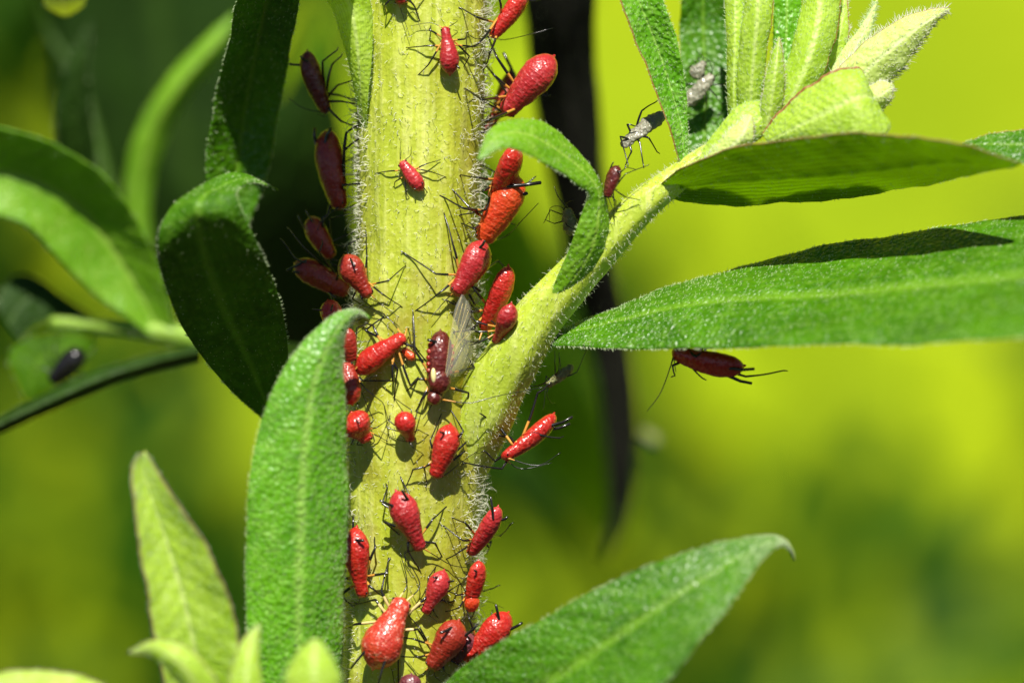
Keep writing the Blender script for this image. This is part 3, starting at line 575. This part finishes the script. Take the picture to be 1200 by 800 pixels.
def aphid(label, A, Hd, w, up=None, kind='pear', mat='red', legs=(), ants=(), corn=((None), (None)), sub='stem', nleg=6, name='aphid', cat='aphid', group='red aphids on the plant',
          lm=('amber', 'black'), cl=.2, cr=.021, foot=None, flat=.86, legr=1.0, eyes=True, cauda=True, bend=.05, autolen=1.0, height=.9, crumple=0):
    """A = abdomen tip, Hd = head, each (px, py, mm off the stem) or a 3-D point when sub is not 'stem'"""
    if sub == 'stem': a, h = S(*A), S(*Hd)
    else: a, h = P(*A), P(*Hd)
    f = h-a; L = np.linalg.norm(f); f = f/L; mid = (a+h)/2
    u = stem_normal(mid) if up is None else V(*up); u = unit(u-f*u.dot(f)); s = np.cross(f, u); W = w/PXMM/2
    g = (lambda p: stem_foot(p)) if foot is None else foot
    base = g(mid-u*W)
    root = thing(name, label, cat, base, group)
    prof = PROFILE[kind]; xs, rs = zip(*prof)
    cen = lambda t: a+f*(L*t)+u*(bend*L*math.sin(math.pi*t)*(1 if kind != 'slim' else .6))
    rad = lambda t: W*float(np.interp(t, xs, rs))
    nr, na = 64, 24; vs = []; fs = []; al = []
    tt = .5-.5*np.cos(np.linspace(0, 1, nr)*math.pi); tt = tt*.6+np.linspace(0, 1, nr)*.4
    sm = np.interp(tt, xs, rs); sm = np.convolve(np.pad(sm, 2, mode='reflect', reflect_type='odd'), [.1, .2, .4, .2, .1], 'valid'); sm[0] = sm[-1] = .02
    for i, t in enumerate(tt):
        seg = math.sin(t*math.pi*12); c = cen(t)
        for j in range(na):
            th = 2*math.pi*j/na; sn, cs = math.sin(th), math.cos(th)
            k5 = min(1, max(0, (t-.42)/.15))
            r = W*sm[i]*(1+(.008+.022*k5)*(abs(seg)-.6)*(1 if t > .1 else .3))
            r *= 1+.012*math.sin(t*27+th*5+L*40)+.012*math.sin(t*math.pi*15+1.2)*abs(cs)**3
            if .5 < t < .97: r *= 1+.03*math.sin(t*math.pi*7)*abs(cs)**2
            if crumple: r *= 1+crumple*(.5*math.sin(t*19+th*3+L*9)+.5*math.sin(t*41-th*4)+.4*math.sin(th*7+t*11)-(.6 if sn > .6 and .3 < t < .8 else 0))
            vs.append(c+s*(r*cs)+u*(r*sn*(flat if sn > 0 else flat*.82))); al.append(t)
    for i in range(nr-1):
        for j in range(na):
            k = (j+1) % na; fs.append((i*na+j, i*na+k, (i+1)*na+k, (i+1)*na+j))
    fs.append(tuple(range(na-1, -1, -1))); fs.append(tuple((nr-1)*na+j for j in range(na)))
    link('body', mesh('body', vs, fs, base, None, {'along': al}), root, None, [mat])
    def part(nm, v, fc, mats, mi=None): return link(nm, mesh(nm, v, fc, base, mi), root, None, mats)
    # eyes
    if eyes:
        for q in (-1, 1):
            c = cen(.93)+s*q*rad(.93)*.93+u*rad(.93)*.22
            part('eye', *ball(c, max(.045*W*2, .055), nu=6, nv=8), ['eye'])
    if cauda:
        c0 = cen(.02); v, fc = tube([c0+f*.05-u*W*.1, c0-f*.015*L-u*W*.2, c0-f*.04*L-u*W*.24], [.07*W*2, .05*W*2, .02*W*2], 8); part('cauda', v, fc, [mat])
    # cornicles
    given = [c for c in corn if c]
    if len(given) == 2 or (len(given) == 1 and 0 in corn):
        rt = lambda q: cen(.17)+s*q*rad(.17)*.62+u*rad(.17)*flat*.66
        def cost(cs): return sum(np.linalg.norm(P(c[0], c[1], rt(q)[1])-rt(q)) for q, c in zip((-1, 1), cs) if c)
        corn = min((tuple(corn), tuple(corn)[::-1]), key=cost)
    for q, spec in zip((-1, 1), corn):
        if spec == 0: continue
        c0 = cen(.17)+s*q*rad(.17)*.62+u*rad(.17)*flat*.66
        if spec: c1 = P(spec[0], spec[1], c0[1]-(spec[2] if len(spec) > 2 else .15))
        else: c1 = c0+unit(-f*.75+s*q*.35+u*.65)*cl*L
        m = (c0+c1)/2+u*.02*L
        v, fc = tube([c0-unit(c1-c0)*.04, c0, m, c1], np.array([1.3, 1.15, 1, .95])*cr*L, 8); part('cornicle', v, fc, ['black'])
    # legs
    fr, tr_ = .021*L*legr, .0125*L*legr; fr, tr_ = max(fr, .032), max(tr_, .021)
    def limb(p0, k, e, hind):
        fem = crom([p0, p0*.45+k*.55+u*.02*L, k], 8); tib = crom([k, k*.5+e*.5+u*.015*L, e], 9)
        d = unit(e-k); tar = e+unit(d*.5+unit((e-p0)-u*(e-p0).dot(u)))*.06*L
        pts = np.vstack([fem, tib[1:], [tar]])
        rr = np.r_[np.interp(np.linspace(0, 1, 8), [0, .5, .9, 1], [.75, 1, .85, .75])*fr, np.interp(np.linspace(0, 1, 8), [0, .15, 1], [1.25, 1, .85])*tr_, [tr_*.6]]
        v, fc = tube(pts, rr, 7); npale = 5 if lm[0] == 'straw' else 3
        mi = [0 if q//7 < npale else 1 for q in range((len(pts)-1)*7)]+[0, 1]*7
        part('leg', v, fc, list(lm), mi)
    roots = []
    for q in (-1, 1):
        for t in (.78, .70, .61): roots.append((q, t, cen(t)+s*q*rad(t)*.72-u*rad(t)*flat*.52))
    free = list(range(6)); jobs = []
    def depth_pt(px, py, hh, ref):
        if sub == 'stem': return S(px, py, hh)
        return P(px, py, ref[1])
    for tr in legs:
        hh = float(np.linalg.norm(mid-g(mid)))
        kpx, fpx = tr[0], tr[1]
        k = S(kpx[0], kpx[1], max(hh*height, .25)) if sub == 'stem' else P(kpx[0], kpx[1], kpx[2] if len(kpx) > 2 else mid[1])
        e = S(fpx[0], fpx[1], .02) if sub == 'stem' and len(fpx) < 3 else P(fpx[0], fpx[1], fpx[2] if len(fpx) > 2 else mid[1])
        if not free: break
        best = min(free, key=lambda i: np.linalg.norm(roots[i][2]-(k*.75+e*.25))); free.remove(best); limb(roots[best][2], k, e, False)
    rem = max(0, nleg-len(legs))
    for i in free[:rem] if rem < len(free) else free:
        q, t, p0 = roots[i]; fw = {.78: .42, .70: .02, .61: -.52}[t]+random.uniform(-.12, .12); ou = {.78: .34, .70: .50, .61: .46}[t]*random.uniform(.85, 1.15)
        tgt = g(p0+f*fw*L*autolen+s*q*ou*L*autolen-u*.2*L)
        mx = {.78: .85, .70: .9, .61: 1.25}[t]*L
        dv = tgt-p0; dl = np.linalg.norm(dv)
        if dl > mx: tgt = p0+dv/dl*mx
        k = p0*.55+tgt*.45+u*(.22*L)+s*q*.08*L
        limb(p0, k, tgt, t < .65)
    # antennae
    n_an = len(ants)
    if n_an == 2 and all(ants) and (P(ants[0][0][0], ants[0][0][1], h[1])-h).dot(s) > (P(ants[1][0][0], ants[1][0][1], h[1])-h).dot(s): ants = ants[::-1]
    for i, q in enumerate((-1, 1)):
        p0 = cen(.965)+s*q*rad(.95)*.45+u*rad(.95)*.3
        if i < n_an:
            if ants[i] is None: continue
            pts = [p0]+[(S(x[0], x[1], .35) if sub == 'stem' and len(x) < 3 else P(x[0], x[1], x[2] if len(x) > 2 else p0[1]-.1)) for x in ants[i]]
        else:
            o = random.uniform(.5, .9); bk = random.uniform(-.4, .3)
            pts = [p0, p0+(f*.16+s*q*.10+u*.12)*L, p0+(f*.22*o+s*q*.42+u*.22)*L, p0+(f*bk+s*q*.72*o+u*.18)*L]
        pts = crom(pts, 14); ra = max(.0085*L, .019)
        v, fc = tube(pts, np.interp(np.linspace(0, 1, 14), [0, .08, .15, 1], [2.0, 1.5, 1.0, .55])*ra, 6)
        mi = [0 if q2//6 < 2 and lm[0] != 'black' else 1 for q2 in range(13*6)]+[1]*12
        part('antenna', v, fc, list(lm), mi)
    return root, dict(a=a, h=h, f=f, u=u, s=s, L=L, W=W, cen=cen, rad=rad, base=base, part=part)

# --- on the face of the stem
aphid('aphid on the stem cut off by the picture edge, only head and feelers showing', (462, -52, .85), (471, 6, .5), 30, mat='dark',
      legs=[((486, 8), (492, 26)), ((450, -2), (446, -20))], ants=[[(472, 18), (480, 42)], [(484, 4), (493, 26)]])
aphid('crimson aphid head up near the top of the stem, feelers spread', (528, 88, .55), (521, 31, .45), 24, kind='pear', mat='pink',
      legs=[((503, 35), (505, 30)), ((499, 54), (479, 56)), ((502, 76), (489, 89)), ((545, 46), (547, 39)), ((556, 55), (569, 52)), ((550, 66), (543, 79))], ants=[[(504, 27), (479, 31)], [(536, 25), (531, 23)]], cl=.1, corn=(0, None))
aphid('tiny pinkish red nymph alone on the bare upper stem', (495, 223, .35), (470, 189, .3), 18, kind='slim', mat='pink',
      legs=[((452, 201), (441, 203)), ((463, 213), (462, 218)), ((476, 226), (480, 233)), ((500, 192), (514, 188)), ((507, 202), (521, 207)), ((498, 222), (500, 224))], ants=[[(469, 176), (470, 163)], [(481, 182), (482, 172)]], cl=.07, flat=.8)
aphid('plump crimson aphid head down above the wing, black cornicle on its back', (568, 283, 1.2), (532, 346, .6), 38, kind='oval', mat='pink',
      legs=[((515, 343), (487, 364)), ((511, 321), (473, 296)), ((531, 287), (520, 249)), ((584, 305), (597, 322)), ((556, 356), (566, 362))], ants=[[(522, 352), (505, 372)], [(548, 356), (560, 372)]], corn=((560, 296, .55), None), cl=.17)
aphid('bright red aphid lying slantwise beside the tip of the broad leaf', (416, 436, .95), (475, 393, .7), 29, kind='oval', mat='red',
      legs=[((437, 381), (416, 376)), ((428, 387), (450, 371)), ((466, 433), (462, 466)), ((460, 446), (425, 446)), ((481, 452), (491, 441)), ((487, 407), (497, 420))], ants=[[(462, 380), (449, 368), (424, 357)], [(478, 384), (484, 410), (483, 372)]], corn=(0, 0))
aphid('small orange nymph tucked under the head of the slanting red aphid', (486, 421, .3), (472, 409, .25), 11, kind='slim', mat='orange', cl=.06, lm=('straw', 'black'))
aphid('shiny round-bellied red aphid poking out by the broad leaf margin', (410, 484, 1.45), (432, 517, .5), 39, kind='ball', mat='red',
      legs=[((438, 492), (424, 460)), ((446, 512), (453, 516)), ((412, 520), (403, 523))], ants=[[(440, 520), (448, 512)], None], corn=((0), (422, 496, .35)), flat=.95, cl=.08)
aphid('small ball-shaped red aphid beside the winged one, head down', (471, 483, 1.15), (482, 517, .3), 25, kind='ball', mat='red',
      legs=[((455, 492), (450, 474)), ((452, 500), (457, 488)), ((489, 482), (498, 464)), ((482, 480), (462, 466)), ((490, 503), (501, 509)), ((484, 524), (495, 531))], ants=[[(470, 516), (446, 505)], None], flat=.98, corn=(0, 0))
aphid('red aphid under the winged one, narrow head down, belly up', (529, 497, .95), (509, 560, .5), 32, kind='oval', mat='red',
      legs=[((504, 516), (516, 488)), ((484, 550), (477, 567)), ((546, 518), (530, 533)), ((543, 505), (527, 478)), ((545, 528), (536, 534)), ((497, 548), (500, 566))], ants=[[(522, 556), (545, 538), (563, 526)], [(507, 545), (503, 522)]], corn=((516, 506, .4), (541, 507, .4)), cl=.13)
aphid('smooth crimson aphid head down on the mid stem with black cornicles', (464, 575, 1.0), (494, 645, .5), 35, mat='pink',
      legs=[((450, 611), (468, 626)), ((448, 590), (454, 570)), ((484, 588), (471, 562)), ((507, 608), (520, 596)), ((510, 636), (518, 652)), ((478, 645), (492, 668))], ants=[[(512, 652), (530, 662), (552, 665)], [(478, 646), (474, 652), (482, 668)]], corn=((445, 586, .3), (471, 574, .45)), cl=.14)
aphid('red aphid half under the broad leaf margin on the lower stem', (416, 617, 1.0), (426, 700, .5), 37, mat='red',
      legs=[((440, 641), (439, 629)), ((454, 671), (455, 657)), ((438, 690), (452, 700)), ((414, 606), (408, 600))], ants=[[(430, 682), (436, 666)], [(420, 706), (412, 710)]], corn=(0, (426, 633, .35)))
aphid('largest mottled red aphid near the bottom, pear shaped with pale flecks', (436, 783, 1.1), (474, 700, .6), 50, mat='mottled', lm=('straw', 'black'),
      legs=[((447, 692), (455, 658)), ((416, 731), (399, 737)), ((440, 702), (420, 707)), ((490, 737), (506, 763)), ((500, 699), (527, 705)), ((467, 762), (467, 798))], ants=[[(477, 682), (469, 647)], [(492, 684), (474, 650), (480, 644)]], corn=((411, 783, .2), (443, 801, .3)), cr=.016)
aphid('small crimson aphid with head down right of the largest one', (521, 668, .8), (497, 719, .35), 27, mat='pink',
      legs=[((502, 676), (511, 663)), ((499, 690), (494, 700)), ((529, 690), (538, 684)), ((520, 702), (528, 708)), ((508, 716), (513, 723))], ants=[[(488, 706), (480, 690)], [(505, 722), (512, 728)]], corn=((508, 676, .3), (532, 680, .25)), cl=.13)
aphid('stout dark red aphid between the largest one and the lower leaf', (539, 727, 1.15), (504, 783, .4), 38, kind='oval', mat='dark',
      legs=[((484, 748), (471, 746)), ((492, 735), (480, 722)), ((530, 772), (545, 768)), ((520, 785), (530, 792))], ants=[[(492, 790), (478, 775)], [(510, 792), (520, 800)]], corn=((516, 741, .5), (559, 732, .35)), cl=.14, cr=.026)
aphid('dusky maroon aphid at the foot of the picture seen end on', (482, 790, 1.0), (478, 828, .2), 27, kind='ball', mat='purple', corn=(0, 0), group='red aphids on the plant')

# --- along the right edge of the stem
aphid('red aphid at the upper right stem edge, belly cut by the picture top', (618, -16, 2.0), (575, 44, .5), 28, kind='slim', mat='red', lm=('amber', 'black'),
      legs=[((558, 20), (541, 10)), ((560, 52), (541, 57)), ((574, 62), (567, 82)), ((594, 27), (606, 5)), ((600, 20), (598, -4))], ants=[[(590, 47), (615, 42, 1.2), (648, 33, 1.2)], [(560, 46), (548, 40)]])
aphid('fat red aphid with tan tail sticking out over the black hanging leaf', (649, 66, 3.4), (590, 134, 1.1), 41, kind='oval', mat='pink', up=(.35, -.85, .35),
      legs=[((565, 117), (545, 104)), ((634, 108), (638, 68)), ((621, 107), (640, 112)), ((570, 142), (560, 148))], ants=[[(575, 120), (546, 104)], [(580, 140), (566, 146)]], corn=(0, 0), flat=.95, foot=None)
aphid('shaded reddish brown aphid behind the fat one', (601, 82, 4.2), (566, 156, 3.2), 31, sub='free', mat='dark', up=(.9, .2, .3), corn=((590, 62), 0), ants=[None, None], foot=stem_foot)
aphid('upper of two orange-red aphids under the arching leaf', (604, 172, 2.6), (577, 232, .9), 34, kind='slim', mat='red', up=(.8, -.6, .2),
      legs=[((560, 208), (540, 205)), ((566, 224), (556, 224)), ((598, 192), (602, 206))], corn=(0, 0), ants=[None, None])
aphid('glossy orange-red aphid with black legs below the arching leaf', (608, 206, 2.2), (564, 284, .5), 40, kind='slim', mat='orange', up=(.5, -.85, .1),
      legs=[((597, 214), (594, 238)), ((543, 244), (520, 231)), ((556, 268), (542, 262)), ((613, 218), (624, 210)), ((585, 250), (600, 262))], ants=[[(594, 276), (612, 258, .3), (631, 238, .3)], [(552, 262), (543, 266)]], corn=((634, 214, .2), (618, 226, .1)), cr=.024)
aphid('crimson aphid hidden between the stem and the side shoot', (597, 312, 2.3), (566, 388, .7), 28, kind='slim', mat='red', up=(.6, -.8, 0),
      legs=[((588, 334), (571, 343)), ((575, 360), (566, 350)), ((584, 362), (590, 350))], corn=(0, 0))
aphid('small crimson aphid wedged against the side shoot base', (600, 356, 3.0), (580, 402, 1.6), 25, kind='pear', mat='pink', up=(.4, -.9, 0), corn=(0, 0), ants=[None, None])
aphid('slender red aphid in profile clinging under the side shoot', (651, 486, 1.4), (588, 537, .3), 27, kind='slim', sub='free', mat='red', up=(.62, -.2, -.75), foot=lambda p: P(576, 515, .8),
      legs=[((583, 497, .6), (564, 485, -.2)), ((588, 549, .2), (545, 542, -.4)), ((632, 509, .5), (656, 513, .6)), ((630, 460, 1), (642, 451, 1)), ((598, 512, .8), (578, 508, .6)), ((580, 540, .8), (568, 528, .6))], ants=[[(612, 549), (647, 542)], [(630, 545), (657, 530)]], corn=((671, 488), (668, 496)), cl=.2)
aphid('small red aphid on the right stem edge above the orange-headed one', (585, 594, 1.9), (550, 650, .3), 25, kind='slim', mat='pink', up=(.7, -.7, .1),
      legs=[((545, 612), (530, 606)), ((540, 645), (522, 655)), ((576, 634), (570, 648)), ((586, 628), (598, 614, 1))], corn=((595, 605, .1), (575, 582, .2)), ants=[None, [(562, 650), (572, 640)]], cl=.12)
_, Q = aphid('red aphid with a bright orange head on the right stem edge', (562, 657, 1.3), (549, 711, .5), 24, kind='slim', mat='red', up=(.6, -.8, 0),
      legs=[((545, 692), (540, 684)), ((556, 716), (550, 728)), ((574, 690), (583, 686, 1.4))], corn=(0, (556, 668, .3)), ants=[None, [(570, 704), (590, 712, 1)]], cl=.07)
hd = Q['cen'](.88)+Q['u']*Q['W']*.35
Q['part']('head_cap', *ball(hd, 1.0, (Q['s']*Q['W']*.82, Q['f']*Q['L']*.19, Q['u']*Q['W']*.62), 10, 14), ['orange'])
aphid('red aphid partly hidden behind the lower right leaf', (597, 718, 2.2), (545, 776, .5), 36, kind='oval', mat='red', up=(.6, -.75, .2),
      legs=[((583, 742), (576, 718)), ((548, 745), (538, 752))], corn=((581, 708, .2), (612, 729, .2)), ants=[None, None], cl=.12)
aphid('dark purplish aphid in the gap behind the lower leaf', (556, 742, .8), (532, 776, .3), 24, mat='purple', corn=(0, 0), ants=[None, None])

# --- along the left edge of the stem, shade deepened by darker body colours
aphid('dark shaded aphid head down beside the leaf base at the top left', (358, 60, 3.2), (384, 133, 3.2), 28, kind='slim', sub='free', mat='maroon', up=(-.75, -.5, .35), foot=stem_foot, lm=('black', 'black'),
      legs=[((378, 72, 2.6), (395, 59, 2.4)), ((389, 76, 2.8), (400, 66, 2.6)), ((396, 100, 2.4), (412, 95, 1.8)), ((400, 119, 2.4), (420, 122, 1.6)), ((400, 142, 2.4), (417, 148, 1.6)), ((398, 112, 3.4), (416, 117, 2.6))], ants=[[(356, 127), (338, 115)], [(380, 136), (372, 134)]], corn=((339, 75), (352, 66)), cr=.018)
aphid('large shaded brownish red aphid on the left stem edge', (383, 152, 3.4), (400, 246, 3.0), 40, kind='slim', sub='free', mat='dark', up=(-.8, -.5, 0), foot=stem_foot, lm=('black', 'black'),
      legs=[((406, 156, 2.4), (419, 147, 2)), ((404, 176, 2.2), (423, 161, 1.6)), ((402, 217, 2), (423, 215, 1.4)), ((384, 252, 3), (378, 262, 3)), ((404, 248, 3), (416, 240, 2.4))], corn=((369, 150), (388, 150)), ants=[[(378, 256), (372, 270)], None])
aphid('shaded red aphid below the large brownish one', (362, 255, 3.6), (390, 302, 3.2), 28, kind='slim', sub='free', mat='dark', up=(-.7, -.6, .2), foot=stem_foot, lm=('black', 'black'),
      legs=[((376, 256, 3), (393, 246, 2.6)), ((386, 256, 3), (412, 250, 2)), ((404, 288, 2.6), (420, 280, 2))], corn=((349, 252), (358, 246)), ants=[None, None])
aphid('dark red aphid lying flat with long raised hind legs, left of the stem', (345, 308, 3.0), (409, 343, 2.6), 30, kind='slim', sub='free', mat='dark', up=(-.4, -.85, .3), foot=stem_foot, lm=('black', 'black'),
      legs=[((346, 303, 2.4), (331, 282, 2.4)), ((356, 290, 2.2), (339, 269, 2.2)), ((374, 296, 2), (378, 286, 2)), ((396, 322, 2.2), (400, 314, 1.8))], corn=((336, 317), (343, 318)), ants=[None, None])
aphid('red aphid reaching from the left edge onto the lit stem', (402, 299, 1.5), (434, 348, .6), 33, kind='pear', mat='dark', up=(-.45, -.9, .1),
      legs=[((455, 329), (473, 313)), ((449, 345), (469, 358)), ((430, 300), (429, 272)), ((406, 288), (426, 277)), ((424, 350), (434, 358))], corn=((0), (416, 312, .45)), ants=[[(438, 352), (455, 362)], [(446, 356), (468, 372)]])
aphid('red aphid seen end on just above the tip of the broad leaf', (383, 352, 1.2), (402, 396, 1.2), 27, kind='ball', sub='free', mat='red', up=(-.4, -.9, .1), foot=stem_foot, corn=((366, 362), (388, 364, .4)), nleg=2, ants=[None, None])
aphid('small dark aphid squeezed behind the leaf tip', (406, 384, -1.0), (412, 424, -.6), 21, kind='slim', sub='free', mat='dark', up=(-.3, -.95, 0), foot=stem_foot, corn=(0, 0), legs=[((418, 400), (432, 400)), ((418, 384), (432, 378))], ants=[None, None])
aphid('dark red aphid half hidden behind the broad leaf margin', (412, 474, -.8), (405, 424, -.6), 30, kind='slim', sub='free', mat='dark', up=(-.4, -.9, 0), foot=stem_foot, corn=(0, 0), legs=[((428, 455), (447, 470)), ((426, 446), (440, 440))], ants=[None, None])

# --- on leaves and side shoot
aphid('small maroon aphid with an orange rump on the side shoot', (724, 194, -1.6), (711, 232, -1.6), 18, kind='slim', sub='free', mat='maroon', up=(-.6, -.8, .1), foot=lambda p: P(727, 226, -1.2)*.0+P(728, 224, -1.25),
      legs=[((733, 204, -1.7), (759, 194, -1.3)), ((733, 231, -1.6), (748, 234, -1.3)), ((720, 238, -1.7), (720, 259, -1.2)), ((734, 196, -1.6), (746, 199, -1.2)), ((722, 236, -1.6), (722, 245, -1.3)), ((716, 214, -1.4), (722, 222, -1.2))], corn=((719, 190), (728, 202)), cl=.1, lm=('black', 'black'), ants=[[(709, 240), (712, 250)], [(716, 240), (719, 248)]])
_, Q = aphid('dark red aphid hanging beneath the long right-hand leaf', (872, 431, -1.4), (787, 412, -1.0), 34, kind='slim', sub='free', mat='red', up=(.15, -.5, -.85), foot=lambda p: P(835, 402, -1.2), lm=('black', 'black'),
      legs=[((874, 441), (918, 434)), ((806, 424), (823, 443)), ((788, 428), (791, 440)), ((820, 402, -1.4), (840, 398, -1.2)), ((850, 402, -1.4), (862, 398, -1.2))], ants=[[(786, 428), (774, 460), (758, 482)], [(790, 424), (792, 436)]], corn=((881, 449), (884, 432)), cauda=True)
aphid('blurred shaded aphid coloured black on the dark left-hand leaf', (97, 410, 12), (60, 448, 12.4), 28, kind='slim', sub='free', mat='black', up=(0, -1, 0), foot=lambda p: p+V(0, .6, 0), lm=('black', 'black'), ants=[None, None])  # black body colour stands in for the shade on this aphid

# --- the winged aphid
wroot, Q = aphid('winged maroon aphid head down with clear wings folded over its back', (517, 387, .75), (510, 470, .55), 30, kind='slim', mat='maroon', lm=('amber', 'black'),
      legs=[((486, 410), (484, 366)), ((490, 444), (480, 455)), ((494, 468), (487, 482)), ((556, 431), (547, 417)), ((549, 460), (547, 488)), ((545, 402), (560, 394))], ants=[[(550, 472, -1.2), (582, 464, -1.1), (640, 453, -1.4)], [(504, 478), (496, 490)]], corn=((501, 398, .2), 0), group='red aphids on the plant', cl=.1)
def wing(Lp, Rp, veins, lab=None):
    a = crom([S(*p) for p in Lp], 24); c = crom([S(*p) for p in Rp], 24); vs = []; fs = []; nv = 9
    for i in range(24):
        for k in range(nv):
            t = k/(nv-1); vs.append(a[i]*(1-t)+c[i]*t+V(0, -.12, 0)*math.sin(math.pi*t)+V(0, .02, 0)*math.sin(i*1.1+k))
    b0 = len(vs); vs += [v+V(0, .012, 0) for v in vs]
    for i in range(23):
        for k in range(nv-1):
            q = (i*nv+k, i*nv+k+1, (i+1)*nv+k+1, (i+1)*nv+k); fs.append(q); fs.append(tuple(b0+x for x in q[::-1]))
    o = Q['part']('wing', vs, fs, ['wing'])
    for tr in veins:
        pts = [vs[min(23, int(i*23))*nv+min(nv-1, int(t*(nv-1)))]+V(0, -.012, 0) for i, t in tr]
        v, fc = tube(crom(pts, 10), .009, 5); link('vein', mesh('vein', v, fc, Q['base']), o, None, ['straw'])
wing([(521, 442, 1.2), (524, 420, 1.4), (528, 392, 1.45), (533, 362, 1.45), (541, 345, 1.4)], [(525, 444, 1.15), (542, 430, 1.1), (551, 398, 1.1), (551, 362, 1.2), (543, 345, 1.4)],
     [[(0, .1), (.3, .05), (.6, .04), (.98, .3)], [(0, .3), (.3, .3), (.6, .35), (.9, .5)], [(.25, .3), (.45, .6), (.6, .95)], [(.4, .3), (.6, .55), (.8, .9)]])
wing([(522, 444, 1.0), (530, 426, 1.05), (536, 400, 1.1), (541, 374, 1.1), (546, 352, 1.1)], [(523, 449, .9), (545, 434, .8), (556, 406, .7), (556, 374, .8), (549, 352, 1.0)],
     [[(0, .1), (.3, .05), (.6, .04), (.98, .3)]])
th = S(515, 446, .95); Q['part']('thorax', *ball(th, 1, (V(.56, .1, 0), V(0, .42, 0), V(0, 0, .62)), 12, 16), ['maroon'])
hd = S(509, 466, .75); Q['part']('head', *ball(hd, 1, (V(.36, .05, 0), V(0, .32, 0), V(0, 0, .34)), 10, 14), ['maroon'])
Q['part']('cream_patch', *ball(S(508, 440, 1.22), 1, (V(.13, .0, .02), V(0, .14, 0), V(-.02, 0, .36)), 8, 10), ['cream'])
for i_ in range(5):
    for q_ in (-1, 1):
        t_ = .22+.09*i_; Q['part']('side_knob', *ball(Q['cen'](t_)+Q['s']*q_*Q['rad'](t_)*.94+Q['u']*Q['W']*.2, .13, None, 6, 8), ['dark'])

# --- shed skins
sk = dict(name='shed_skin', cat='shed skin', group='pale shed skins', eyes=False, cauda=False, corn=(0, 0), lm=('black', 'black'), sub='free', crumple=.16, flat=.6)
aphid('pale shed aphid skin on the edge of the narrow upright leaf', (780, 132, 1.0), (728, 172, .4), 20, mat='skin', kind='slim', up=(-.5, -.8, .3), foot=lambda p: P(770, 178, .8),
      legs=[((727, 160, .2), (736, 192, -.6)), ((735, 146, .2), (744, 148, .2)), ((750, 168, .2), (754, 194, -.2)), ((740, 178, .2), (733, 194, -.4)), ((752, 130, .6), (768, 120, .8))], ants=[None, None], **sk)
aphid('upper white shed skin on the shaded leaf behind the shoot tip', (812, 92, 3.6), (826, 72, 3.6), 18, mat='skin', kind='ball', up=(0, -1, .2), foot=lambda p: p*V(1, 0, 1)+V(0, 4.7, 0), **sk)
aphid('lower white shed skin on the shaded leaf behind the shoot tip', (803, 124, 3.4), (836, 88, 3.4), 18, mat='skin', kind='slim', up=(0, -1, .2), foot=lambda p: p*V(1, 0, 1)+V(0, 4.5, 0), **sk)
aphid('greenish shed skin in the shade left of the shoot bend', (672, 276, .2), (664, 244, .4), 20, mat='skin_shade', kind='slim', up=(-.6, -.8, 0), foot=lambda p: P(688, 282, -.6),
      legs=[((645, 246), (638, 260)), ((650, 262), (640, 258)), ((682, 262), (686, 240)), ((684, 252), (690, 262)), ((655, 232), (650, 220))], **sk)
aphid('dark mottled shed skin beneath the side shoot junction', (672, 428, 1.6), (640, 452, 1.4), 16, mat='skin_shade', kind='slim', up=(.4, -.6, -.7), foot=lambda p: P(655, 415, 1.2),
      legs=[((640, 440), (637, 478)), ((630, 452), (618, 452)), ((676, 436), (686, 412)), ((650, 424), (650, 412))], **sk)
aphid('faint shed skin caught on the hanging withered leaf', (772, 520, 33), (752, 505, 33), 18, mat='skin_shade', kind='slim', up=(.4, -.6, .5), foot=lambda p: P(742, 512, 34.6), **sk)
